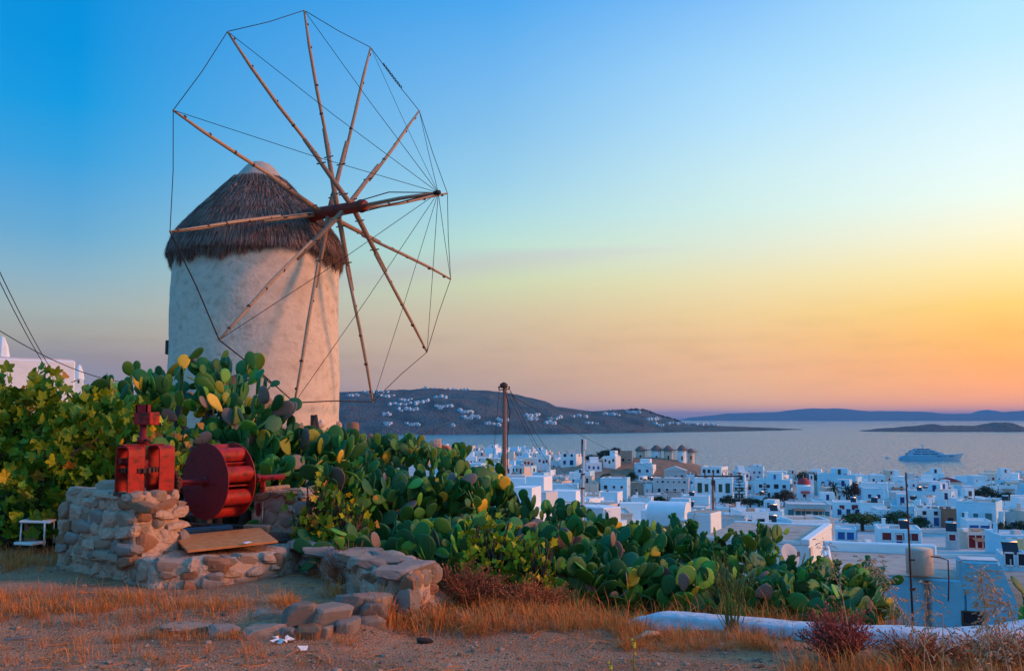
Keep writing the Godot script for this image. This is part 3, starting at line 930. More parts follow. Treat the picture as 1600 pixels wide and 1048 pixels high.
func well_house():
	var t := thing("stone_well", "rough rubble stone well with low slab and two end pillars", "well", Vector3.ZERO)
	masonry(t, [Vector3(-4.30, 0, -9.25), Vector3(-3.78, 0, -8.88), Vector3(-3.05, 0, -8.30), Vector3(-2.62, 0, -8.38), Vector3(-2.16, 0, -8.85), Vector3(-1.99, 0, -9.55), Vector3(-2.10, 0, -10.5), Vector3(-3.4, 0, -10.8), Vector3(-4.35, 0, -10.2)], .02, .385, .05, 1.0, .12)
	masonry(t, [Vector3(-4.28, 0, -9.32), Vector3(-3.335, 0, -8.55), Vector3(-3.12, 0, -8.98), Vector3(-4.05, 0, -9.95)], .33, .93, .10, 1.0, .05)
	masonry(t, [Vector3(-2.62, 0, -9.92), Vector3(-2.16, 0, -9.72), Vector3(-2.06, 0, -10.25), Vector3(-2.62, 0, -10.4)], .33, .86, .05, .9, .05)
	part("lip_stone", ROCK[2], M.rubble, t, at(Vector3(-3.72, .95, -9.1), Basis.from_scale(Vector3(.34, .14, .24))))
	part("lip_stone", ROCK[4], M.slate, t, at(Vector3(-3.437, 0.646, -10.600), Basis.from_scale(Vector3(.3, .4, .2))))

	# the red winding gear: two bent straps, an upright shaft, bevel gears, an axle and the bucket drum
	var g := thing("winding_gear", "rusty red iron winding gear with bucket drum on stone well", "machine", Vector3(-3.45, .93, -9.2))
	var o := g.position
	var w := Vector3(.6, 0, -.8)
	var u := Vector3(.8, 0, .6)
	var fc := Vector3(-2.964, 0.991, -9.350) - o - w * .645
	var top := .415
	for k in 2:
		var c := fc + w * (.155 if k == 0 else -.155) - Vector3(0, fc.y + .01, 0)
		var pts := []
		pts.append(c + u * .10)
		for j in 7:
			var a := PI * j / 6.0
			var e := pow(absf(cos(a)), .5) * signf(cos(a))
			var s := pow(absf(sin(a)), .5)
			pts.append(c + u * .10 * e + Vector3(0, top - .08 + .09 * s, 0))
		pts.append(c - u * .10)
		part("strap", strap(pts, w * .078, .007), M.red_paint, g)
		part("rust_foot", bx(Vector3(.17, .03, .24), .005), M.rust, g, at(c + Vector3(0, .0, 0), Basis(w, Vector3.UP, u)))
	var sh := fc - Vector3(0, fc.y, 0) - w * .035
	part("cross_bar", bx(Vector3(.42, .014, .06), .003), M.dark_red_paint, g, at(sh + Vector3(0, top + .012, 0), Basis(w, Vector3.UP, u)))
	var st := begin()
	tube(st, [sh, sh + Vector3(0, .62, 0)], .031, 12)
	part("upright_shaft", done(st), M.dark_red_paint, g)
	st = begin()
	tube(st, [sh + Vector3(0, top + .02, 0), sh + Vector3(0, top + .085, 0)], .05, 12)
	part("collar", done(st), M.dark_red_paint, g)
	part("collar_bolt", rod(sh + Vector3(.03, top + .055, .03), sh + Vector3(.085, top + .055, .05), .014, 6), M.rust, g)
	var head := part("head_block", bx(Vector3(.205, .115, .12), .006), M.red_paint, g, at(sh + Vector3(.03, .665, 0), turn_y(-.45)))
	part("bolt", rod(Vector3(.07, 0, .06), Vector3(.07, 0, .075), .012, 6), M.rust, head)
	st = begin(false)
	for k in 4: box(st, at(turn_y(k * PI / 2) * Vector3(0, .755, .046) + sh, turn_y(k * PI / 2)), Vector3(.104, .075, .012))
	part("socket", done(st), M.dark_red_paint, g)
	part("bevel_gear", ring_gear(.165, .02, 22), M.rust, g, at(sh + Vector3(-.02, .2, .0)))
	part("gear_hub", rod(sh + Vector3(0, .2, 0), sh + Vector3(0, .29, 0), .055, 12), M.dark_red_paint, g)
	part("side_lug", bx(Vector3(.24, .05, .05), .006), M.dark_red_paint, g, at(sh + Vector3(-.12, .285, 0) + u * .05, Basis(w, Vector3.UP, u)))
	var d1 := Vector3(-2.964, 0.991, -9.350) - o
	var axis_y := d1
	part("pinion_gear", ring_gear(.125, .018, 18), M.rust, g, at(axis_y - w * .36, facing(w)))
	st = begin()
	tube(st, [axis_y - w * .50, axis_y + w * .96], .029, 12)
	part("axle", done(st), M.dark_red_paint, g)
	for s in [-.30, .36, .62]:
		st = begin()
		tube(st, [axis_y + w * (s - .025), axis_y + w * (s + .025)], .045, 12)
		part("axle_collar", done(st), M.dark_red_paint, g)
	var dl := .31
	for k in 2:
		st = begin(false)
		var R := .366
		var cc := axis_y + w * (dl * k)
		var rim := []
		for j in 56:
			var a := TAU * j / 56.0
			rim.append(cc + (u * cos(a) + Vector3.UP * sin(a)) * R)
		for j in 56:
			var n := (j + 1) % 56
			tri(st, cc - w * .005, rim[j] - w * .005, rim[n] - w * .005)
			tri(st, cc + w * .005, rim[n] + w * .005, rim[j] + w * .005)
			quad(st, rim[j] - w * .005, rim[j] + w * .005, rim[n] + w * .005, rim[n] - w * .005)
		var disc := part("drum_disc", done(st), M.dark_red_paint if k == 0 else M.red_paint, g)
		for j in 6:
			var a := TAU * (j + .3) / 6.0
			var q := cc + (u * cos(a) + Vector3.UP * sin(a)) * .29
			part("rivet", rod(q - w * .013, q + w * .013, .012, 6), M.rust, disc)
		part("hub_plate", rod(cc - w * .016, cc + w * .016, .055, 12), M.dark_red_paint, disc)
	for k in 8:
		var a := TAU * (k + .32) / 8.0
		var rad := u * cos(a) + Vector3.UP * sin(a)
		var tg := -u * sin(a) + Vector3.UP * cos(a)
		var cc := axis_y + rad * .285
		st = begin(true)
		var pr := []
		for j in 9:
			var b := lerpf(-PI * .55, PI * .55, j / 8.0)
			pr.append(cc + rad * cos(b) * .078 + tg * sin(b) * .078)
		for j in 8:
			quad(st, pr[j] + w * .004, pr[j + 1] + w * .004, pr[j + 1] + w * (dl - .004), pr[j] + w * (dl - .004))
			var q0: Vector3 = cc.lerp(pr[j], .93)
			var q1: Vector3 = cc.lerp(pr[j + 1], .93)
			quad(st, q1 + w * .004, q0 + w * .004, q0 + w * (dl - .004), q1 + w * (dl - .004))
		part("bucket", done(st), M.red_paint, g)
		var sl := axis_y + (u * cos(a + .39) + Vector3.UP * sin(a + .39)) * .25
		part("slat", bx(Vector3(.012, dl - .01, .09), .002), M.red_paint, g, at(sl + w * dl * .5, Basis(tg.rotated(w, .39), w, rad.rotated(w, .39)) * Basis(Vector3.UP, .9)))
	var rb := axis_y + w * .70
	part("bearing_post", bx(Vector3(.05, .28, .04), .006), M.red_paint, g, at(rb + Vector3(.0, -.14, .03)))
	part("bearing_bar", bx(Vector3(.22, .03, .03), .006), M.red_paint, g, at(rb + Vector3(.10, .0, .04), turn_y(.25)))
	part("bearing_leg", bx(Vector3(.035, .34, .035), .004), M.dark_red_paint, g, at(rb + Vector3(-.03, -.42, .06)))
	part("bearing_leg", bx(Vector3(.02, .24, .02), .003), M.steel, g, at(rb + Vector3(.02, -.36, .08)))

	# boards and litter on the slab
	var bd := thing("plywood_board", "loose orange plywood board lying on front of well slab", "board", Vector3(-2.649, 0.463, -9.000))
	var bb := turn_y(.52) * Basis(Vector3.RIGHT, .10) * Basis(Vector3.BACK, .045)
	part("sheet", bx(Vector3(.80, .02, .62), .002), M.plywood, bd, at(Vector3(0, .02, 0), bb))
	part("tape_scrap", bx(Vector3(.07, .004, .05), .001), M.paper, bd, at(Vector3(.26, .02, .22), bb * turn_y(.4)))
	part("batten", bx(Vector3(.7, .03, .05), .004), M.old_wood, bd, at(Vector3(.05, -.02, -.05), bb))
	var bl := [["blue_plank", "peeling blue plank lying under the red drum", M.blue_wood, Vector3(-3.113, 0.488, -9.700), .62, .18, .04, .35], ["blue_plank", "second blue plank with dark end behind plywood board", M.blue_wood, Vector3(-2.724, 0.444, -9.750), .75, .10, .04, .18],
		["dark_beam", "long charred beam lying below the red drum", M.old_wood, Vector3(-2.931, 0.490, -9.900), 1.2, .07, .07, .10], ["dark_beam", "short charred beam end at foot of right pillar", M.old_wood, Vector3(-2.329, 0.437, -9.450), .34, .08, .09, .55], ["dark_beam", "thin dark batten between the two stone pillars", M.old_wood, Vector3(-3.259, 0.606, -9.900), .7, .03, .04, .0], ["driftwood", "pale broken stick on top of the right pillar", M.pale_wood, Vector3(-2.442, 0.883, -10.000), .3, .05, .04, .6], ["driftwood", "small brown log chunk beside the charred beam", M.wood, Vector3(-2.487, 0.523, -9.500), .28, .08, .08, -.3]]
	for b in bl:
		var m: MeshInstance3D = single(b[0], bx(Vector3(b[4], b[6], b[5]), .01), b[2], b[1], "plank", "", at(b[3], turn_y(b[7]) * Basis(Vector3.BACK, rr(-.06, .06))))
		m.set_meta("category", "plank")

	# the ruined parapet to the right of the well and the row of stones before it
	var pw := thing("ruined_wall", "thick ruined rubble wall end with slabs right of well", "wall", Vector3.ZERO)
	masonry(pw, [Vector3(-1.20, 0, -7.98), Vector3(-.78, 0, -7.55), Vector3(-.66, 0, -8.1), Vector3(-1.0, 0, -8.75), Vector3(-1.55, 0, -9.35), Vector3(-2.0, 0, -9.9), Vector3(-2.2, 0, -9.55), Vector3(-1.7, 0, -8.9)], -.03, .40, .05, 1.25, .05)
	for i in 16:
		var f := i / 15.0
		var c := Vector3(-.85, .39, -7.78).lerp(Vector3(-2.02, .37, -9.6), f) + Vector3(rr(-.18, .16), rr(-.01, .02), rr(-.12, .12))
		part("coping_stone", pick(BOULDER), pick([M.slate, M.rubble, M.rubble_grey]), pw, at(c, turn_y(rr(0, 3)) * Basis.from_scale(Vector3(rr(.22, .4), rr(.07, .12), rr(.2, .34)))))
	var row := thing("stone_kerb", "row of rough field stones edging the terrace above path", "stone wall", Vector3.ZERO)
	var boxes := [[100, 967, 178, 987, 7.35], [182, 957, 240, 987, 7.3], [262, 966, 330, 995, 7.1], [330, 967, 382, 1001, 7.0], [388, 968, 446, 1000, 6.98], [444, 972, 472, 998, 7.0], [466, 968, 504, 1001, 6.98], [498, 970, 522, 1000, 7.0], [528, 958, 562, 994, 7.1], [556, 953, 606, 987, 7.25], [405, 944, 452, 970, 7.25], [450, 936, 500, 970, 7.1], [492, 938, 545, 970, 7.12], [528, 920, 572, 958, 7.35], [566, 922, 608, 958, 7.4], [598, 928, 622, 962, 7.5], [462, 932, 490, 945, 7.6], [566, 935, 604, 958, 7.3], [235, 972, 262, 990, 7.2], [20, 985, 60, 1000, 7.0]]
	var i := 0
	for b in boxes:
		var s: float = b[4] / 1500.0
		var c := Vector3((b[0] + b[2] - 1600.0) * .5 * s, 1.6 - ((b[1] + b[3]) * .5 - 653.0) * s, -b[4])
		var sz := Vector3((b[2] - b[0]) * s * 1.06, (b[3] - b[1]) * s * 1.12, maxf((b[2] - b[0]) * s * rr(.7, 1.0), .16))
		part("stone", BOULDER[(i * 5 + 1) % 6], [M.rubble_grey, M.rubble, M.rubble, M.rubble_rust, M.rubble_grey][(i * 3) % 5] if i < 10 else (M.slate if i % 2 else M.rubble), row, at(c - Vector3(0, .01, sz.z * .3), turn_y(rr(-.1, .5)) * Basis(Vector3.BACK, rr(-.08, .08)) * Basis.from_scale(sz * Vector3(1.1, .98, 1.0))))
		i += 1
	# small white metal stool lying by the bushes
	var sc := thing("metal_stool", "small white metal stool with flaking paint beside the bushes", "stool", Vector3(-4.978, 0.285, -10.200))
	part("seat", bx(Vector3(.30, .025, .26), .008), M.white_paint, sc, at(Vector3(0, .24, 0), turn_y(.2) * Basis(Vector3.BACK, -.05)))
	for k in 4:
		var q := Vector3(.12 if k & 1 else -.12, 0, .1 if k & 2 else -.1)
		part("leg", rod(q + Vector3(0, .235, 0), q * 1.05 + Vector3(0, .0, 0), .009, 6), M.white_paint, sc)
	part("footplate", bx(Vector3(.24, .03, .2), .008), M.white_paint, sc, at(Vector3(-.05, .02, .05), turn_y(-.3)))
	part("brick", bx(Vector3(.13, .22, .12), .012), M.brown_wall, sc, at(Vector3(-.07, .12, -.02), turn_y(.3)))

# ------------------------------------------------------------------ prickly pears, fig bushes, dry grass
const GREENS := [["pad_green", 36], ["pad_deep", 36], ["pad_blue", 10], ["pad_bright", 9], ["pad_olive", 4], ["pad_yellow", 3], ["pad_dead", 2]]
const YELLOWED := [["pad_green", 32], ["pad_deep", 28], ["pad_blue", 4], ["pad_bright", 12], ["pad_olive", 12], ["pad_yellow", 7], ["pad_orange", 1], ["pad_dead", 3]]
const WITHERED := [["pad_green", 22], ["pad_deep", 18], ["pad_olive", 14], ["pad_yellow", 8], ["pad_orange", 5], ["pad_dead", 30]]

func weighted(pal: Array) -> Material:
	var all := 0
	for p in pal: all += p[1]
	var k := rng.randi() % all
	for p in pal:
		k -= p[1]
		if k < 0: return M[p[0]]
	return M.pad_green

func prickly_pear(label: String, foot: Vector3, H: float, spread: float, size: float, most: int, pal: Array, fruit := 0):
	var o := thing("prickly_pear", label, "cactus", foot, 0.0, "prickly pears of the hedge")
	var stems := clampi(int(spread * 11.0), 3, 9) if spread > .1 else 1
	var todo := []
	for i in stems:
		var a := TAU * (i + rr(-.3, .3)) / stems
		var r := spread * sqrt(rr(.05, 1.0))
		var p0 := Vector3(cos(a) * r * .6, -.15, sin(a) * r * .6)
		var lean := Vector3(cos(a), 0, sin(a)) * rr(.05, .35)
		var low := clampf(H - size * rr(2.6, 3.6), 0.02, H)
		var p1 := p0 + lean * low + Vector3(0, low + .15, 0)
		var trunk := begin()
		if low > .12: tube(trunk, [p0, p0.lerp(p1, .5) + Vector3(rr(-.05, .05), 0, rr(-.05, .05)), p1], [.07, .06, .04], 7)
		else: tube(trunk, [p0, p0 + Vector3(0, .12, 0)], .03, 5)
		part("stem", done(trunk), M.cactus_trunk, o)
		var dir := (Vector3.UP + lean * 1.2).normalized()
		todo.append([p1, dir, rr(0, TAU), 0])
		if H > 1.3 and i % 2 == 0:   # a branch lower down hides the trunks
			todo.append([p0.lerp(p1, rr(.3, .6)), (Vector3.UP * .5 + Vector3(cos(a), 0, sin(a))).normalized(), rr(0, TAU), 1])
	var made := 0
	var fr := []
	while todo.size() and made < most:
		var k := rng.randi() % mini(todo.size(), 4)
		var e: Array = todo.pop_at(k)
		var L := size * rr(.55, 1.2)
		var y: Vector3 = e[1]
		if e[0].y + L * y.y > H + .03 and made > 5 and e[3] > 0:
			if e[0].y > H - size * .45: continue
			L = maxf((H - e[0].y) / maxf(y.y, .4), size * .5)
		var s := y.cross(Vector3(cos(e[2]), .2, sin(e[2]))).normalized()
		var z := s.cross(y).normalized()
		var b := Basis(s, y, z)
		part("pad", PADS[rng.randi() % 4], weighted(pal), o, at(e[0] - y * L * .06, b * Basis.from_scale(Vector3.ONE * L)))
		made += 1
		var n := 1 if rng.randf() < .3 else (2 if rng.randf() < .7 else 3)
		if e[3] > 5: n = rng.randi() % 2
		var slots := [-.85, -.25, .25, .85, -1.3, 1.3]
		for c in n:
			var a: float = slots[(rng.randi() % 6)] + rr(-.2, .2)
			var tip: Vector3 = e[0] + y * L * (.5 + .44 * cos(a)) + s * L * .40 * sin(a)
			var d := (y * cos(a * .75) + s * sin(a * .75) + z * rr(-.5, .5) + Vector3.UP * .25).normalized()
			todo.append([tip, d, e[2] + rr(-1.3, 1.3), e[3] + 1])
		if fruit > 0 and rng.randf() < .35:
			for c in 5:
				var a := rr(-.9, .9)
				fr.append(Transform3D(b.rotated(z, -a) * Basis.from_scale(Vector3(.035, .06, .035)), e[0] + y * L * (.47 + .5 * cos(a)) + s * L * .40 * sin(a)))
	if fr.size():
		var st := begin()
		lathe(st, [[.02, -.5], [.36, -.25], [.5, .15], [.42, .5], [.2, .55]], 7)
		scatter("fruit", done(st), M.pad_green, o, fr)

func fig_bush(label: String, foot: Vector3, H: float, rx: float, rz: float, leaves: int, extra: int, pal: Array, size := .19):
	var o := thing("fig_bush", label, "bush", foot, 0.0, "fig bushes")
	var st := begin()
	var tips := []
	for i in 16:
		var a := rng.randf() * TAU
		var r := sqrt(rng.randf())
		var p := Vector3(cos(a) * rx * r, H * rr(.45, .93) * (1.0 - .35 * r * r), sin(a) * rz * r)
		var p0 := Vector3(p.x * .25, -.1, p.z * .25)
		tube(st, [p0, p0.lerp(p, .5) + Vector3(rr(-.1, .1), .1, rr(-.1, .1)), p], [.035, .022, .01], 6)
		for k in 5:
			var q := p0.lerp(p, rr(.45, 1.0))
			var e := q + Vector3(rr(-.3, .3) * rx, rr(.02, .35), rr(-.3, .3) * rz)
			tube(st, [q, e], [.012, .006], 4, false)
			tips.append(e)
		tips.append(p)
	part("branches", done(st), M.bark, o)
	var rest := []
	for i in leaves + extra:
		var f: Vector3
		if i % 3 == 0 and tips.size():
			f = tips[rng.randi() % tips.size()] + Vector3(rr(-.12, .12), rr(-.05, .12), rr(-.12, .12))
		else:   # the leafy skin of the bush, lumpy
			var a := rng.randf() * TAU
			var v := acos(rr(-.55, 1.0))
			var n := Vector3(sin(v) * cos(a), cos(v), sin(v) * sin(a))
			var k := 0.80 + 0.42 * noise.get_noise_3dv(n * 2.1 + foot) + rr(-.22, .06)
			f = Vector3(n.x * rx, H * .5 + n.y * H * .5, n.z * rz) * Vector3(k, lerpf(1.0, k, .6), k)
			if f.z < -rz * .55 and f.y < H * .55: f.z = -f.z   # more leaves where the bush is seen
		f.y = maxf(f.y, .06)
		var out := Vector3(f.x / rx, .35 + f.y / H * .8, f.z / rz).normalized()
		var b := facing((out + Vector3(rr(-.6, .6), rr(-.3, .8), rr(-.6, .6))).normalized(), Vector3(rr(-1, 1), rr(-.2, .2), rr(-1, 1)).normalized())
		b = b * Basis(Vector3.UP, rng.randf() * TAU) * Basis(Vector3.RIGHT, rr(-.9, .4))
		var x := at(f, b * Basis.from_scale(Vector3.ONE * size * rr(.7, 1.35)))
		if i < leaves: part("leaf", LEAF[i % 3], weighted(pal), o, x)
		else: rest.append(x)
	if rest.size(): scatter("inner_leaves", LEAF[0], M.leaf_lime if "lime" in label else M.leaf_green, o, rest)

func tuft_mesh(n: int, tall: float, lean: float, wd: float, sd: int) -> ArrayMesh:
	var r := RandomNumberGenerator.new()
	r.seed = sd
	var st := begin(false)
	for i in n:
		var a := r.randf() * TAU
		var L := tall * r.randf_range(.45, 1.1)
		var o := Vector3(cos(a), 0, sin(a))
		var s := Vector3(-o.z, 0, o.x) * wd
		var p := o * r.randf_range(0, .04) + Vector3(r.randf_range(-.05, .05), 0, r.randf_range(-.05, .05))
		var ln := lean * r.randf_range(.3, 1.4)
		var m := p + o * L * ln * .35 + Vector3(0, L * .6, 0)
		var e := p + o * L * ln + Vector3(0, L * (1.0 - .25 * ln), 0)
		quad(st, p - s, p + s, m + s * .7, m - s * .7)
		tri(st, m - s * .7, m + s * .7, e)
	return done(st)

func dry_bush(label: String, foot: Vector3, H: float, R: float, n: int, col: Color, seeds: bool):
	var o := thing("dry_bush", label, "dry bush", foot, 0.0, "dry brushwood")
	var st := begin(false)
	var tw := begin(false)
	for i in n:
		var a := rng.randf() * TAU
		var v := sqrt(rng.randf()) * 1.15
		var d := Vector3(cos(a) * sin(v), cos(v) * H / R * .8, sin(a) * sin(v)).normalized()
		var L := rr(.55, 1.0) * (R + (H - R) * absf(d.y))
		var p := Vector3(rr(-.06, .06), 0, rr(-.06, .06))
		var q := p + d * L * .55
		var e := p + d * L + Vector3(rr(-.05, .05), rr(0, .06), rr(-.05, .05))
		var c := col * rr(.6, 1.4)
		st.set_color(c)
		tube(st, [p, q, e], [.0045, .003, .0012], 3, false)
		for k in 5:
			var f := p.lerp(e, rr(.4, .98))
			var g := f + (d + Vector3(rr(-1, 1), rr(-.3, .8), rr(-1, 1))).normalized() * L * rr(.08, .24)
			tube(st, [f, g], [.0022, .0012], 3, false)
			if seeds:
				st.set_color(c * rr(1.0, 1.7))
				box(st, at(g, facing(g - f)), Vector3(.006, .013, .006))
				st.set_color(c)
	part("twigs", done(st), M.tinted, o)

func hedge():
	var list := [
		["tall prickly pear among fig leaves at the far left mound", 205, 588, 13.4, .6, .34, 45, 0, 0], ["prickly pear with dark pads at left shoulder of the mound", 250, 572, 12.8, .55, .36, 55, 0, 0],
		["tallest prickly pear, yellowing at its crown, left of windmill tower", 300, 543, 12.6, .5, .36, 60, 1, 0], ["prickly pear with pale bare twigs directly before windmill tower", 345, 574, 12.2, .45, .33, 55, 1, 0],
		["drooping prickly pear above the red drum with withered trunk", 375, 612, 11.6, .45, .33, 50, 2, 0], ["low prickly pear behind the red drum, half withered", 330, 668, 11.0, .5, .32, 45, 2, 0],
		["prickly pear with big dark pads right of the red drum", 405, 648, 11.4, .4, .38, 45, 0, 0], ["prickly pear with two upright ears of pads before tower foot", 452, 640, 11.2, .42, .38, 45, 1, 0],
		["yellow padded prickly pear beneath the tower door prop", 500, 668, 11.8, .42, .36, 45, 1, 0], ["prickly pear with orange dying pads beside right well pillar", 430, 712, 10.5, .35, .30, 35, 1, 0],
		["dense prickly pear between right well pillar and tower foot", 480, 715, 10.9, .45, .34, 50, 0, 0],
		["prickly pear at the terrace wall right of tower foot", 532, 690, 14.2, .6, .30, 55, 0, 0], ["prickly pear below the rust brown gate post", 580, 676, 15.0, .6, .30, 60, 0, 0],
		["prickly pear on the crest below the white villas", 628, 682, 15.2, .6, .29, 60, 0, 0], ["prickly pear with dead tan pads at the crest end", 680, 690, 14.8, .6, .30, 60, 1, 0], ["outermost crest prickly pear touching the blue bay", 715, 700, 14.2, .45, .28, 45, 1, 0],
		["prickly pear in the middle slope left of centre, deep green", 525, 740, 11.6, .5, .34, 60, 0, 0], ["prickly pear with one broad lime pad in middle slope", 575, 732, 11.6, .5, .34, 60, 0, 0], ["prickly pear with tall upright pad in middle slope", 625, 742, 11.8, .5, .34, 60, 0, 0],
		["prickly pear with yellow tips below the crest end", 675, 735, 12.0, .5, .33, 60, 1, 0], ["prickly pear with gold pads left of the telegraph pole", 722, 742, 12.4, .5, .31, 60, 1, 0], ["prickly pear at the foot of the telegraph pole", 770, 752, 13.0, .55, .30, 60, 0, 0], ["prickly pear right of the telegraph pole against white town", 815, 772, 13.0, .5, .29, 55, 0, 0],
		["low prickly pear behind the ruined wall end, dark", 560, 805, 10.0, .45, .32, 50, 0, 0], ["low prickly pear with shaded heart above ruined wall", 612, 815, 9.7, .45, .33, 50, 0, 0], ["low prickly pear with narrow pads before the slope", 662, 825, 9.5, .45, .32, 50, 0, 0], ["low prickly pear with pale pod tips left of sprouting fig", 712, 812, 9.7, .45, .32, 50, 1, 0],
		["low prickly pear behind the lime green fig sprouts", 762, 815, 9.8, .45, .32, 50, 0, 0], ["prickly pear of withered grey brown pads in hedge centre", 838, 812, 9.9, .4, .32, 42, 2, 0], ["prickly pear with bright green round pads beside withered one", 885, 838, 9.6, .42, .32, 45, 1, 0],
		["prickly pear below the lamp pole, deep green", 858, 785, 12.4, .5, .30, 55, 0, 0], ["prickly pear before the pink house corner, orange tinged", 905, 800, 11.8, .5, .31, 55, 1, 0], ["prickly pear below the barrel vault left end", 958, 812, 11.9, .5, .30, 55, 0, 1], ["prickly pear directly below the white barrel vault", 1008, 806, 12.2, .5, .30, 55, 0, 1], ["prickly pear below the vault's right end, many fruits", 1062, 812, 12.2, .5, .30, 55, 0, 1],
		["crowned prickly pear against the flat roofed house wall", 1122, 812, 12.0, .5, .30, 55, 0, 1], ["prickly pear left of the satellite dish with round pads", 1178, 852, 11.6, .48, .28, 50, 0, 1], ["prickly pear directly before the satellite dish", 1232, 874, 11.2, .46, .27, 50, 0, 1], ["prickly pear right of the dish before the blue house", 1282, 880, 11.0, .42, .27, 42, 0, 1], ["slim prickly pear against blue house wall, last but one", 1312, 908, 10.6, .32, .25, 30, 0, 0],
		["front prickly pear with withered base left of low white wall", 918, 862, 9.2, .42, .30, 48, 1, 0], ["front prickly pear at low white wall's left end", 968, 868, 9.2, .42, .29, 48, 0, 0], ["front prickly pear behind wall with gold spears", 1020, 872, 9.1, .42, .29, 48, 1, 0], ["front prickly pear behind wall among green weeds", 1072, 876, 9.1, .42, .29, 48, 0, 0], ["front prickly pear behind wall below the dish, broad", 1125, 886, 9.0, .42, .29, 48, 0, 0],
		["front prickly pear behind wall with olive pads", 1175, 896, 8.9, .42, .28, 45, 0, 0], ["front prickly pear behind wall with large dark pads", 1225, 912, 8.8, .40, .30, 42, 0, 0], ["front prickly pear behind wall near oat heads", 1275, 928, 8.7, .36, .28, 38, 0, 0], ["last front prickly pear of the hedge, low and dark", 1325, 945, 8.6, .32, .24, 30, 0, 0],
		["single round padded prickly pear at far right behind wall", 1572, 946, 7.6, .05, .26, 1, 0, 0], ["tiny prickly pear at the right picture edge behind wall", 1606, 950, 7.6, .12, .2, 6, 0, 0]]
	for e in list:
		var s: float = e[3] / 1500.0
		var x: float = (e[1] - 800.0) * s
		var top: float = 1.6 - (e[2] - 653.0) * s
		var g := near_ground(x, -e[3])
		prickly_pear(e[0], Vector3(x, g, -e[3]), maxf(top - g, .3), e[4], e[5] * .74, int(e[6] * 2.1), [GREENS, YELLOWED, WITHERED][e[7]], e[8])

	var figs := [["leaf_green", 24], ["leaf_deep", 16], ["leaf_lime", 26], ["leaf_gold", 18], ["leaf_bronze", 10]]
	var bronze := [["leaf_green", 14], ["leaf_deep", 6], ["leaf_lime", 18], ["leaf_gold", 24], ["leaf_bronze", 34]]
	fig_bush("large fig bush with bronze tinted top leaves at left edge", Vector3(-5.873, 0.133, -11.600), 2.08, 1.25, .9, 300, 1500, bronze, .135)
	fig_bush("yellow green fig bush behind the left well pillar", Vector3(-4.750, 0.114, -11.000), 1.78, .95, .8, 300, 1500, figs, .13)
	fig_bush("low dark fig bush beside the white stool", Vector3(-5.097, 0.101, -10.600), .85, .9, .5, 220, 160, [["leaf_green", 30], ["leaf_deep", 50], ["leaf_lime", 8], ["leaf_gold", 4]], .15)
	fig_bush("fig bush reaching out of the left picture edge", Vector3(-6.522, 0.114, -11.000), 2.15, 1.0, .9, 200, 600, figs, .135)
	fig_bush("small fig shoots behind the red upright shaft", Vector3(-3.757, 0.101, -10.600), 1.55, .55, .4, 170, 60, figs, .12)
	fig_bush("small fig bush at the right side of right well pillar", Vector3(-1.821, 0.059, -9.600), .85, .34, .3, 260, 80, figs, .085)
	fig_bush("lime green fig sprouts in front of the cactus hedge", Vector3(-0.171, -0.026, -8.700), .62, .34, .22, 260, 60, [["leaf_lime", 40], ["leaf_green", 20]], .085)
	fig_bush("small bright fig sprout beside the withered cactus", Vector3(0.169, -0.023, -8.600), .42, .22, .18, 150, 30, [["leaf_lime", 50], ["leaf_green", 20]], .075)

	# dry grass: counted by nobody
	var tufts := [tuft_mesh(14, .24, .8, .003, 1), tuft_mesh(14, .17, 1.5, .003, 2), tuft_mesh(8, .34, .5, .0022, 3)]
	var patches := [["dry_grass", 680, 1010, 7.2, 8.3, 560, .8], ["dry_grass", 960, 1230, 6.75, 7.35, 420, .55], ["dry_grass", 0, 250, 7.15, 8.0, 330, .6], ["dry_grass", 240, 470, 7.2, 7.7, 190, .6], ["dry_grass", 150, 560, 6.85, 7.05, 150, .45], ["dry_grass", 0, 180, 9.0, 10.2, 160, .7], ["dry_grass", 90, 520, 6.3, 6.7, 70, .5], ["dry_grass", 1220, 1660, 5.5, 6.5, 620, .8], ["dry_grass", 1130, 1500, 5.2, 5.7, 150, .6], ["dry_grass", 590, 700, 7.2, 7.7, 110, 1.0], ["dry_grass", 0, 420, 6.2, 7.0, 200, .38], ["dry_grass", 500, 1100, 6.4, 7.1, 130, .32], ["dry_grass", 480, 640, 7.9, 9.2, 90, .7], ["dry_grass", 860, 1400, 8.0, 8.7, 300, 1.2]]
	var cols := []
	for i in 23:
		var g := rr(.6, 1.35)
		cols.append(Color(.62 * g, .185 * g, .04 * g).lerp(Color(.62, .30, .10), rr(0, .5)))
	for p in patches:
		for k in 3:
			var where := []
			for i in int(p[5] / 3):
				var d := rr(p[3], p[4])
				var px := rr(p[1], p[2])
				var x := (px - 800.0) * d / 1500.0
				if noise.get_noise_2d(x * 2.2 + 9, d * 2.2) < rr(-.5, .15): continue
				where.append(Transform3D(turn_y(rng.randf() * TAU) * Basis.from_scale(Vector3.ONE * rr(.6, 1.25) * p[6]), Vector3(x, near_ground(x, -d) - .01, -d)))
			scatter(p[0], tufts[k], M.tinted, self, where, cols)
	# pebbles and flattened straw that litter the path
	for k in 3:
		var where := []
		var tone := []
		for i in 1500:
			var d := 5.6 + 4.2 * rng.randf() * rng.randf()
			var x := rr(-.62, .5) * d
			var q := rr(.006, .02) * (1.0 if rng.randf() < .93 else 2.2)
			where.append(Transform3D(turn_y(rr(0, 6)) * Basis.from_scale(Vector3(q * 1.3, q * .7, q)), Vector3(x, near_ground(x, -d) + q * .1, -d)))
			var g := rr(.5, 1.5)
			tone.append(Color(.30 * g, .20 * g, .145 * g))
		scatter("gravel", ROCK[k], M.tinted, self, where, tone)
	var stalk := begin(false)
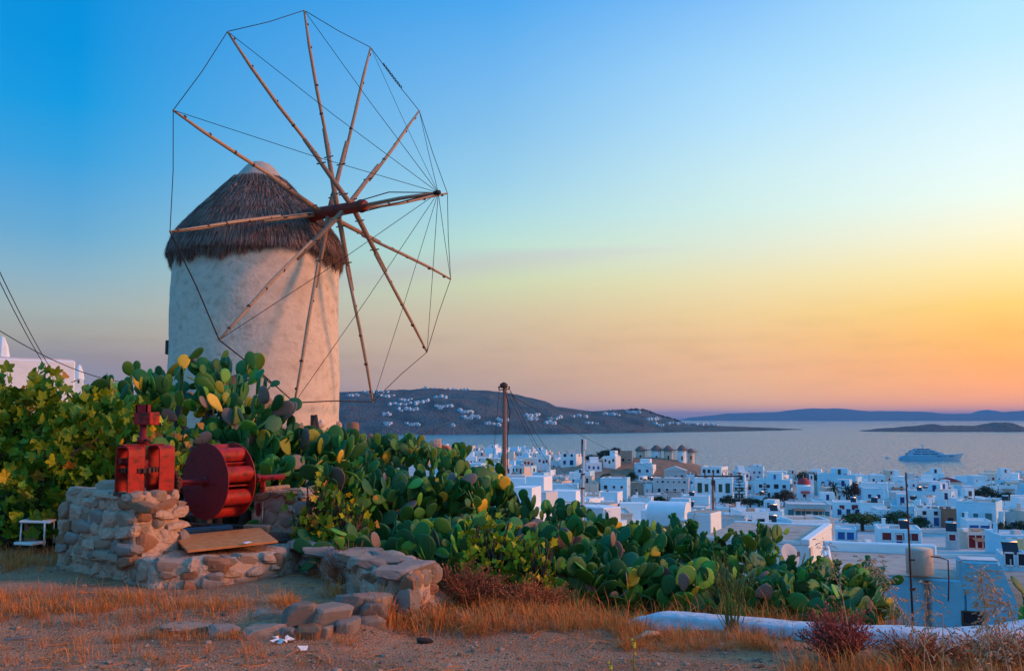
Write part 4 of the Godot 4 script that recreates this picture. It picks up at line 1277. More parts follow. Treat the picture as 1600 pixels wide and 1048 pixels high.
	tube(stalk, [Vector3(-.5, 0, 0), Vector3(.1, .03, .02), Vector3(.5, 0, .08)], [.012, .010, .005], 3, false)
	var lie := done(stalk)
	var lain := []
	for i in 2600:
		var d := rr(5.7, 9.2)
		var x := rr(-.62, .42) * d
		if noise.get_noise_2d(x * 1.3 + 40, d * 1.3) < rr(-.15, .35): continue
		lain.append(Transform3D(turn_y(rr(0, 6)) * Basis(Vector3.BACK, rr(-.12, .12)) * Basis.from_scale(Vector3.ONE * rr(.05, .22)), Vector3(x, near_ground(x, -d) + .008, -d)))
	scatter("straw_litter", lie, M.tinted, self, lain, cols)
	dry_bush("reddish dry twiggy bush before the ruined wall", Vector3(-1.409, 0.140, -8.546), .36, .34, 240, Color(.40, .12, .06), false)
	dry_bush("dry seedy weed clump at the hedge foot right of ruined wall", Vector3(-0.353, 0.020, -8.312), .36, .4, 240, Color(.26, .09, .045), true)
	dry_bush("second dry seedy weed clump under lime fig sprouts", Vector3(0.162, 0.000, -8.278), .26, .38, 180, Color(.36, .12, .05), true)
	dry_bush("wine red dry bush leaning on the low white wall", Vector3(2.172, 0.000, -6.551), .32, .25, 330, Color(.32, .08, .055), true)
	dry_bush("small red brown bush at the foot of ruined wall", Vector3(-0.838, 0.000, -7.646), .26, .16, 160, Color(.42, .12, .04), false)
	dry_bush("brown dry bush at the bottom right corner", Vector3(2.656, 0.000, -6.385), .20, .34, 190, Color(.36, .12, .05), true)
	dry_bush("tangled dry bush at the right picture edge", Vector3(3.195, 0.000, -6.385), .22, .36, 190, Color(.36, .15, .07), true)
	dry_bush("thin green brown weed before the low white wall", Vector3(1.648, 0.020, -7.327), .62, .15, 28, Color(.17, .17, .05), false)

# ------------------------------------------------------------------ the houses just below the hedge
func blk(o: Node3D, n: String, m: Material, lo: Vector3, hi: Vector3, ch := .03) -> MeshInstance3D:
	return part(n, bx(hi - lo, ch), m, o, at((lo + hi) * .5))

func near_houses():
	# the low white wall along the path: swept along its curve
	var lw := thing("low_wall", "low whitewashed wall curving along the dirt path below hedge", "wall")
	var k := [Vector3(.98, .05, -7.9), Vector3(1.5, .075, -7.55), Vector3(1.95, .085, -7.3), Vector3(2.37, .095, -7.1), Vector3(2.8, .10, -7.0), Vector3(3.27, .09, -7.0), Vector3(3.8, .125, -7.12), Vector3(4.4, .2, -7.5), Vector3(5.2, .25, -8.2)]
	var cv := Curve3D.new()
	for i in k.size():
		var d: Vector3 = (k[mini(i + 1, k.size() - 1)] - k[maxi(i - 1, 0)]) * .2
		cv.add_point(k[i], -d, d)
	var st := begin()
	var L := cv.get_baked_length()
	var rings := []
	for i in 90:
		var p := cv.sample_baked(L * i / 89.0)
		var q := cv.sample_baked(minf(L, L * i / 89.0 + .03)) - cv.sample_baked(maxf(0, L * i / 89.0 - .03))
		var n := Vector3(-q.z, 0, q.x).normalized()   # towards the path
		var w := .012 * noise.get_noise_1d(i * .22) + .007 * noise.get_noise_1d(i * .9)
		var lift := .006 * noise.get_noise_1d(i * .2 + 9.0) + .003 * noise.get_noise_1d(i * 1.3) - .06 * (1.0 - smoothstep(0.0, 5.0, float(i)))
		var hh := .21 + .03 * noise.get_noise_1d(i * .15 + 50.0)
		var ring := []
		for c in [[.13, -hh], [.105, -.03], [.098, -.010], [.086, .0], [-.10, .006], [-.125, -.012], [-.13, -1.3]]:
			ring.append(p + n * (c[0] + w) + Vector3(0, c[1] + (lift if c[1] > -.1 else 0.0), 0))
		rings.append(ring)
	for i in 89:
		for j in 6: quad(st, rings[i][j], rings[i + 1][j], rings[i + 1][j + 1], rings[i][j + 1])
	for r in [[rings[0], 1], [rings[89], -1]]:
		for j in range(1, 6):
			if r[1] > 0: tri(st, r[0][0], r[0][j], r[0][j + 1])
			else: tri(st, r[0][0], r[0][j + 1], r[0][j])
	part("rendered_wall", done(st), M.old_white, lw)
	for i in 190:   # the dark rubble footing that shows below the render
		var f := rr(.22, 1.0)
		var p := cv.sample_baked(L * f)
		var q := cv.sample_baked(minf(L, L * f + .03)) - cv.sample_baked(L * f - .03)
		var n := Vector3(-q.z, 0, q.x).normalized()
		var s := rr(.04, .13)
		var down := rr(0.0, 1.0) * smoothstep(.2, .5, f)
		part("footing_stone", ROCK[i % 6], M.dark_rock, lw, at(p + n * (.11 + .42 * down) + Vector3(0, -.22 - .10 * down, 0), turn_y(rr(0, 6)) * Basis.from_scale(Vector3(s * rr(1, 1.6), s, s * 1.2))))

	# flat roofed house
	var o := thing("house", "large white flat roofed house with pale stained roof and lantern", "house", Vector3(12.83, -3.72, -42.0), deg_to_rad(-25.8))
	blk(o, "wall", M.white_wall, Vector3(-4.8, -5.2, -7.1), Vector3(0, -.16, 0), .05)
	blk(o, "roof", M.roof_old, Vector3(-4.7, -.159, -6.9), Vector3(-.35, -.03, -.03), .01)
	blk(o, "parapet", M.white_wall, Vector3(-.36, -.16, -7.1), Vector3(.02, .10, .02), .03)
	blk(o, "parapet", M.white_wall, Vector3(-4.8, -.16, -7.1), Vector3(-.37, .02, -6.85), .03)
	blk(o, "parapet", M.white_wall, Vector3(-4.8, -.16, -.035), Vector3(-.37, .0, .02), .02)
	var pil := blk(o, "corner_pier", M.cream_wall, Vector3(.0, -3.4, -.62), Vector3(.06, -.25, -.02), .02)
	pil.name = "corner_pier"
	blk(o, "shutter", M.cream_wall, Vector3(.005, -2.6, -2.55), Vector3(.05, -1.35, -1.75), .01)
	blk(o, "shutter", M.cream_wall, Vector3(.004, -2.6, -4.3), Vector3(.19, -1.05, -4.25), .005)
	blk(o, "doorway", M.white_paint, Vector3(.004, -3.4, -4.2), Vector3(.035, -1.2, -2.6), .005)
	var lan := thing("wall_lantern", "wall lantern on bracket at the flat roofed house gable", "lantern", Vector3(12.83, -3.72, -42) + turn_y(deg_to_rad(-25.8)) * Vector3(.02, -1.15, -2.4))
	st = begin()
	tube(st, [Vector3.ZERO, Vector3(.18, .12, .2), Vector3(.3, .05, .35), Vector3(.3, -.12, .35)], .022, 6)
	part("bracket", done(st), M.iron, lan)
	st = begin(false)
	lathe(st, [[.06, -.62], [.10, -.58], [.15, -.24], [.18, -.22], [.06, -.12], [.02, -.1]], 6, at(Vector3(.3, 0, .35)))
	part("lantern_body", done(st), M.lamp_grey, lan)
	# satellite dish
	var di := thing("satellite_dish", "grey satellite dish before the flat roofed house wall", "satellite dish", Vector3(9.346, -3.401, -33.000))
	st = begin()
	lathe(st, [[.02, 0], [.22, .03], [.38, .10], [.40, .11], [.38, .115], [.22, .045], [.02, .015]], 24)
	part("dish", done(st), M.grey_wall, di, at(Vector3(0, .35, 0), Basis(Vector3.RIGHT, 1.1) * Basis(Vector3.BACK, -.5)))
	part("feed_arm", rod(Vector3(0, .2, .1), Vector3(.22, .42, .42), .02, 6), M.iron, di)
	part("feed_horn", bx(Vector3(.09, .16, .09), .01), M.wood, di, at(Vector3(.24, .48, .42)))
	part("mast", rod(Vector3(0, -3.0, 0), Vector3(0, .38, 0), .035, 8), M.iron, di)

	# barrel vault annex with block beside it
	var bv := Vector3(9.472, -4.222, -58.000)
	o = thing("vaulted_annex", "white barrel vaulted annex with pink lit round end", "house", bv, deg_to_rad(-24))
	st = begin(true)
	var R := .86
	var arc := []
	for j in 25:
		var a := PI * j / 24.0
		arc.append(Vector3(0, R * sin(a) , -R * cos(a)))
	for j in 24:
		quad(st, arc[j] + Vector3(1.05, 0, 0), arc[j + 1] + Vector3(1.05, 0, 0), arc[j + 1] - Vector3(1.25, 0, 0), arc[j] - Vector3(1.25, 0, 0))
	part("barrel_roof", done(st), M.white_wall, o)
	st = begin(false)
	for s in [1.05, -1.25]:
		for j in 24:
			if s > 0: tri(st, Vector3(s, 0, 0), arc[j + 1] + Vector3(s, 0, 0), arc[j] + Vector3(s, 0, 0))
			else: tri(st, Vector3(s, 0, 0), arc[j] + Vector3(s, 0, 0), arc[j + 1] + Vector3(s, 0, 0))
	part("gable", done(st), M.white_wall, o)
	blk(o, "wall", M.white_wall, Vector3(-1.25, -5, -.86), Vector3(1.05, 0, .86), .0)
	blk(o, "shelf", M.wood, Vector3(-.2, -.62, .87), Vector3(.9, -.5, 1.05), .01)
	st = begin()
	tube(st, [Vector3(.55, -1.2, 1.0), Vector3(.55, -.35, 1.0), Vector3(.75, -.12, 1.0), Vector3(1.25, -.12, 1.0), Vector3(1.42, -.35, 1.0), Vector3(1.42, -1.3, 1.0)], .09, 8)
	part("vent_pipe", done(st), M.white_wall, o)
	o = thing("flat_block", "square white roof block with pink lit side beside vault", "house", Vector3(10.699, -4.031, -54.000), deg_to_rad(-30))
	blk(o, "wall", M.white_wall, Vector3(-.75, -5, -1.1), Vector3(.62, .42, .75), .04)
	blk(o, "roof", M.roof_beige, Vector3(-.7, .40, -1.0), Vector3(.56, .45, .68), .01)
	part("leaning_bar", bx(Vector3(.09, 1.35, .09), .01), M.grey_wall, o, at(Vector3(-.42, -.15, .95), Basis(Vector3.BACK, -.42)))
	o = thing("house", "pink lit house corner rising behind orange tinged prickly pear", "house", Vector3(5.647, -4.774, -60.000), deg_to_rad(-48))
	blk(o, "wall", M.white_wall, Vector3(-1.6, -6, -1.1), Vector3(.5, .9, .55), .05)
	blk(o, "wall_step", M.white_wall, Vector3(-2.9, -6, -1.0), Vector3(-1.61, .6, .4), .05)
	blk(o, "water_pipe", M.white_paint, Vector3(.52, -4, .3), Vector3(.6, .8, .38), .01)

	# the blue shaded house close below the wall
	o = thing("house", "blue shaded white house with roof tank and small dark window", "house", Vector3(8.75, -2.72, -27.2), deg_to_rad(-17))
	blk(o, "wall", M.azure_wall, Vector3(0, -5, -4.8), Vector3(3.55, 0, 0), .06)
	blk(o, "roof", M.roof_old, Vector3(.1, .0, -4.6), Vector3(3.5, .035, -.06), .01)
	blk(o, "back_parapet", M.white_wall, Vector3(0, .0, -4.85), Vector3(3.4, .34, -4.6), .04)
	blk(o, "side_parapet", M.white_wall, Vector3(-.02, 0, -4.6), Vector3(.2, .2, -.4), .04)
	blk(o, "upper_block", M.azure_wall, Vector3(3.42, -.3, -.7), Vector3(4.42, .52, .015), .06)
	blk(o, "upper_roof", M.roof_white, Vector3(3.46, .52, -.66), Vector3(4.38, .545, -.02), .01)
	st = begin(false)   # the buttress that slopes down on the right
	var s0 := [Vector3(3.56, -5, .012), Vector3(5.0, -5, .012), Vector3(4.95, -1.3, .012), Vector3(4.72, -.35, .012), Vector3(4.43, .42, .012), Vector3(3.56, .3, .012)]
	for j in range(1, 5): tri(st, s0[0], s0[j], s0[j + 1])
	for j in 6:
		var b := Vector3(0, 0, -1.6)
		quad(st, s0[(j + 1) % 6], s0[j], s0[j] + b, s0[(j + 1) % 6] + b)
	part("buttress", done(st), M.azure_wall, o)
	var win := blk(o, "window", M.brown_door, Vector3(3.42, -1.45, -.05), Vector3(3.98, -.80, .03), .01)
	part("frame", bx(Vector3(.5, .05, .02)), M.old_wood, win, at(Vector3(0, -.02, .045)))
	part("pane", bx(Vector3(.46, .58, .02)), M.dark_glass, win, at(Vector3(0, 0, .036)))
	var tk := thing("water_tank", "beige cylindrical water tank on blue shaded house roof", "water tank", Vector3(11.034, -2.604, -26.400))
	st = begin()
	lathe(st, [[.01, 0], [.33, 0], [.345, .02], [.345, .66], [.33, .69], [.01, .70]], 28)
	part("shell", done(st), M.tank, tk)
	st = begin()
	tube(st, [Vector3(.16, .52, .34), Vector3(.4, .5, .4), Vector3(.62, .42, .35), Vector3(.6, -.1, .4), Vector3(.52, -.62, .5)], .018, 6)
	part("hose", done(st), M.iron, tk)
	var mast := thing("antenna_mast", "thin dark iron antenna mast before the beige water tank", "mast", Vector3(10.606, -3.902, -25.900))
	part("tube", rod(Vector3(0, -.6, 0), Vector3(-.06, 4.05, 0), [.035, .022], 8), M.iron, mast)
	for y in [1.0, 1.75, 2.7]: part("clamp", bx(Vector3(.16, .04, .06), .005), M.iron, mast, at(Vector3(.02, y, 0)))
	part("cross_arm", rod(Vector3(-.06, .95, 0), Vector3(.15, .98, .02), .014, 6), M.iron, mast)
	# rust that ran down the wall under the mast
	st = begin(false)
	var rustc := Color(.22, .085, .03)
	var clean := Color(.18, .52, .68)
	for j in 22:
		for c in 6:
			var v := []
			for q in [[j + 1, c], [j + 1, c + 1], [j, c + 1], [j, c]]:
				var wd := .13 + .05 * noise.get_noise_1d(q[0] * .5) + .02 * noise.get_noise_1d(q[0] * 2.0 + 30.0)
				var f := absf(q[1] - 3.0) / 3.0
				st.set_color(rustc.lerp(clean, clampf(f * f + .35 * noise.get_noise_2d(q[0] * .8, q[1] * .9) + q[0] * .012, 0, 1)))
				v.append([Vector3(2.60 + (q[1] - 3.0) / 3.0 * wd, -.05 - q[0] * .085, .006), rustc.lerp(clean, clampf(f * f + .35 * noise.get_noise_2d(q[0] * .8, q[1] * .9) + q[0] * .012, 0, 1))])
			for q in [v[0], v[2], v[1], v[0], v[3], v[2]]:
				st.set_color(q[1])
				st.add_vertex(q[0])
	part("rust_stain", done(st), M.tinted, o)
	landmarks += [["the flat roofed house", Vector3(9, -4, -45)], ["the barrel vault", bv], ["the beige water tank", tk.position]]

# ------------------------------------------------------------------ the harbour town
func house(label: String, category: String, foot: Vector3, w: float, h: float, dep: float, turn: float, wall: Material, roof: Material, rows: Array, group := "", extra := "") -> Node3D:
	# rows: one entry per storey, each [sill height, window width, window height, count, material, side count]
	var o := thing("house", label, category, foot, turn, group)
	part("wall", SOFT, wall, o, Transform3D(Basis.from_scale(Vector3(w, h + 3.0, dep)), Vector3(0, -3.0, 0)))
	part("roof", CUBE, roof, o, Transform3D(Basis.from_scale(Vector3(w * .93, .1, dep * .93)), Vector3(0, h + .045, 0)))
	part("parapet", RING, wall, o, Transform3D(Basis.from_scale(Vector3(w * 1.004, .30, dep * 1.004)), Vector3(0, h - .01, 0)))
	for r in rows:
		for i in r[3]:
			var x: float = (float(i) + .5) / r[3] * w * .9 - w * .45 + (rng.randf() - .5) * w * .08 / r[3]
			opening(o, Vector3(x, r[0] + r[2] * .5, dep * .5), 0.0, r[1], r[2], r[4])
		for i in (r[5] if r.size() > 5 else 0):
			var z: float = (float(i) + .5) / r[5] * dep * .9 - dep * .45
			opening(o, Vector3(w * .5, r[0] + r[2] * .5, z), PI / 2, r[1], r[2], r[4])
	if "chimney" in extra:
		part("chimney", SOFT, wall, o, Transform3D(Basis.from_scale(Vector3(.55, 1.3, .55)), Vector3(-w * .3, h, -dep * .25)))
		part("chimney_cap", SOFT, wall, o, Transform3D(Basis.from_scale(Vector3(.7, .14, .7)), Vector3(-w * .3, h + 1.3, -dep * .25)))
	if "upper" in extra:
		var uw := w * rr(.35, .6)
		var ux := (w - uw) * rr(-.45, .45)
		part("upper_room", SOFT, wall, o, Transform3D(Basis.from_scale(Vector3(uw, 2.5, dep * .6)), Vector3(ux, h, -dep * .18)))
		part("upper_roof", CUBE, roof, o, Transform3D(Basis.from_scale(Vector3(uw * .95, .08, dep * .57)), Vector3(ux, h + 2.52, -dep * .18)))
		opening(o, Vector3(ux, h + 1.1, dep * .12), 0.0, .85, 1.9, pick([M.blue_paint, M.dark_glass, M.brown_door, M.deep_blue]))
	if "stairs" in extra:
		var sh := h * .75
		for i in 5: part("stair", CUBE, wall, o, Transform3D(Basis.from_scale(Vector3(.9, sh * (i + 1) / 5.0, .62)), Vector3(w * .5 + .46, sh * (i + 1) / 10.0, dep * .4 - i * .63)))
	if "heater" in extra: solar_heater(o, Vector3(w * rr(-.25, .3), h + .1, dep * .1))
	if "awning" in extra:
		part("awning", CUBE, M.shade_cloth, o, Transform3D(Basis(Vector3.RIGHT, .14) * Basis.from_scale(Vector3(w * .7, .08, 2.2)), Vector3(0, h * .72, dep * .5 + 1.1)))
		for s in [-1, 1]: part("awning_post", CUBE, M.white_paint, o, Transform3D(Basis.from_scale(Vector3(.1, h * .66, .1)), Vector3(w * .33 * s, h * .33, dep * .5 + 2.1)))
	if "balcony" in extra:
		part("balcony", CUBE, wall, o, Transform3D(Basis.from_scale(Vector3(w * .5, .16, 1.1)), Vector3(w * .1, h * .5, dep * .5 + .55)))
		for i in 7: part("baluster", CUBE, M.white_paint, o, Transform3D(Basis.from_scale(Vector3(.06, .9, .06)), Vector3(w * (.1 + .48 * (i / 6.0 - .5)), h * .5 + .5, dep * .5 + 1.05)))
		part("rail", CUBE, M.white_paint, o, Transform3D(Basis.from_scale(Vector3(w * .5, .08, .09)), Vector3(w * .1, h * .5 + .98, dep * .5 + 1.05)))
	if category == "house" and -foot.z < 520.0:
		for i in rng.randi() % 6:
			part("roof_box", CUBE, pick([M.white_wall, M.grey_wall, M.roof_beige, M.wood]), o, Transform3D(turn_y(rr(0, .4)) * Basis.from_scale(Vector3(rr(.4, 1.3), rr(.3, .9), rr(.4, 1.0))), Vector3(w * rr(-.4, .4), h + .3, dep * rr(-.35, .35))))
		if rng.randf() < .4: part("aerial", CUBE, M.iron, o, Transform3D(Basis.from_scale(Vector3(.07, rr(1.6, 3.0), .07)), Vector3(w * rr(-.4, .4), h + 1.0, dep * rr(-.3, .3))))
		if rng.randf() < .45: part("drain_pipe", CUBE, M.grey_wall, o, Transform3D(Basis.from_scale(Vector3(.12, h * .95, .12)), Vector3(w * rr(-.48, .48), h * .47, dep * .5 + .06)))
	return o

func opening(o: Node3D, p: Vector3, a: float, w: float, h: float, m: Material):
	var b := turn_y(a)
	var f := part("window" if h < 1.7 else "door", FRAME, M.white_paint if rng.randf() < .7 else m, o, Transform3D(b * Basis.from_scale(Vector3(w + .24, h + .2, .22)), p + b * Vector3(0, 0, .04)))
	part("shutter" if h < 1.7 else "panel", CUBE, m, f, Transform3D(Basis.from_scale(Vector3(.88, .88, .3)), Vector3(0, 0, -.12)))

func solar_heater(o: Node3D, p: Vector3):
	var st := begin()
	tube(st, [Vector3(-.75, 1.25, -.55), Vector3(.75, 1.25, -.55)], .27, 12)
	part("heater_tank", done(st), M.steel, o, at(p))
	part("heater_panel", bx(Vector3(1.5, .08, 1.9), .01), M.dark_glass, o, at(p + Vector3(0, .62, .35), Basis(Vector3.RIGHT, .7)))
	part("heater_stand", rod(Vector3(0, 0, -.6), Vector3(0, 1.1, -.6), .05, 6), M.iron, o, at(p))

func crown_mesh(sd: int, n: int, leaf: float, lumps: int, squash: float) -> ArrayMesh:   # a crown about one metre across: leaf-sized faces in clumps
	var r := RandomNumberGenerator.new()
	r.seed = sd
	var st := begin(false)
	var cl := []
	for i in lumps:
		var a := r.randf() * TAU
		var v := acos(r.randf_range(-.5, 1.0))
		cl.append([Vector3(sin(v) * cos(a), cos(v) * squash, sin(v) * sin(a)) * r.randf_range(.18, .34), r.randf_range(.13, .24)])
	for i in n:
		var c: Array = cl[r.randi() % lumps]
		var d := Vector3(r.randfn(), r.randfn(), r.randfn()).normalized()
		var p: Vector3 = c[0] + d * c[1] * pow(r.randf(), .4)
		var nn := (d + Vector3(r.randf_range(-.8, .8), r.randf_range(-.3, .9), r.randf_range(-.8, .8))).normalized()
		var b := facing(nn, Vector3(r.randf_range(-1, 1), .1, r.randf_range(-1, 1)).normalized())
		var s := leaf * r.randf_range(.6, 1.4)
		var g := r.randf_range(.7, 1.3)
		st.set_color(Color(g, g, g))
		quad(st, p + b.x * -s, p + b.z * s * .7, p + b.x * s, p - b.z * s * .7)
	return done(st)

func tree(n: String, label: String, foot: Vector3, w: float, h: float, col: Color, crown: ArrayMesh, group := ""):
	var o := thing(n, label, "tree", foot, rr(0, TAU), group)
	var st := begin()
	tube(st, [Vector3(0, -.6, 0), Vector3(w * .03, h * .3, 0), Vector3(-w * .02, h * .6, w * .02)], [w * .045, w * .035, w * .015], 7)
	for i in 4: tube(st, [Vector3(0, h * .25, 0), Vector3(cos(i * 1.6) * w * .3, h * rr(.45, .7), sin(i * 1.6) * w * .3)], [w * .022, w * .008], 5)
	part("trunk", done(st), M.bark, o)
	part("crown", crown, leaf_material(col), o, Transform3D(Basis.from_scale(Vector3(w * 1.12, h * .98, w * 1.12)), Vector3(0, h * .52, 0)))

func leaf_material(c: Color) -> StandardMaterial3D:
	var key := "crown" + c.to_html()
	if not M.has(key):
		var m := StandardMaterial3D.new()
		m.albedo_color = c.linear_to_srgb()
		m.vertex_color_use_as_albedo = true
		m.roughness = .75
		m.metallic_specular = .25
		M[key] = m
	return M[key]

func layered_pine(label: String, foot: Vector3, h: float, w: float):   # a Norfolk pine: whorls of drooping boughs
	var o := thing("norfolk_pine", label, "tree", foot)
	var st := begin()
	tube(st, [Vector3(0, -.5, 0), Vector3(0, h, 0)], [.32, .05], 7)
	part("trunk", done(st), M.bark, o)
	var tiers := int(h / 1.05)
	for k in tiers:
		st = begin(false)
		var f := float(k) / tiers
		var r := w * .5 * pow(1.0 - f, .8) + .25
		var y := h * (.12 + .86 * f)
		for j in 7:
			var a := TAU * j / 7.0 + k * .7
			var d := Vector3(cos(a), .12, sin(a))
			for q in 9:
				var p := Vector3(0, y, 0) + d * r * (q + .5) / 9.0
				var s := Vector3(-d.z, 0, d.x) * .28 * (1.0 - q / 12.0)
				tri(st, p - s - d * .1, p + s - d * .1, p + d * .35 + Vector3(0, .12, 0))
				tri(st, p - s * .6, p + Vector3(0, .35, 0), p + s * .6)
		part("bough_tier", done(st), M.pine_leaf, o)

func palm(label: String, foot: Vector3, h: float, R: float):
	var o := thing("palm_tree", label, "tree", foot, rr(0, 6), "palms by the harbour")
	var st := begin()
	tube(st, [Vector3(0, -.5, 0), Vector3(.1, h * .5, 0), Vector3(0, h, 0)], [.34, .26, .3], 8)
	part("trunk", done(st), M.bark, o)
	for j in 26:
		st = begin(false)
		var a := TAU * j / 26.0 * 3.1
		var el := lerpf(1.2, -.5, j / 25.0)
		var d := Vector3(cos(a) * cos(el), sin(el), sin(a) * cos(el))
		var p := Vector3(0, h, 0)
		for q in 7:
			var e := p + d * R / 7.0
			var s := d.cross(Vector3.UP).normalized() * .24 * sin(PI * (q + .8) / 8.0)
			quad(st, p - s - Vector3(0, .1, 0), p, e, e - s - Vector3(0, .1, 0))
			quad(st, p, p + s - Vector3(0, .1, 0), e + s - Vector3(0, .1, 0), e)
			p = e
			d = (d + Vector3(0, -.17, 0)).normalized()
		part("frond", done(st), M.pine_leaf, o)

func little_mill(label: String, foot: Vector3, r: float, h: float, m: Material):
	var o := thing("windmill", label, "windmill", foot, 0.0, "row of small windmills on the harbour knoll")
	var st := begin()
	lathe(st, [[r * 1.03, -2], [r, h * .3], [r * .94, h * .68], [.1, h * .69]], 24)
	part("tower_wall", done(st), m, o)
	st = begin()
	lathe(st, [[r * 1.28, h * .62], [r * 1.16, h * .70], [r * .70, h * .88], [r * .28, h * .98], [.02, h]], 24)
	part("thatch_roof", done(st), M.thatch, o)
	part("door", CUBE, M.brown_door, o, Transform3D(Basis.from_scale(Vector3(.8, 1.8, .1)), Vector3(-.3, .7, r * 1.0)))
	var c := Vector3(.83 * r * 1.25, h * .68, .56 * r * 1.25)
	var ax := Vector3(.83, 0, .56)
	part("shaft", rod(c - ax * r * 1.2, c + ax * 1.9, .16, 8), M.red_shaft, o)
	var up := Vector3.UP
	var sd := ax.cross(up)
	for k in 12:
		var a := TAU * k / 12.0
		part("spar", rod(c + ax * .4, c + ax * .4 + (up * cos(a) + sd * sin(a)) * h * .56, .035, 4), M.wood, o)

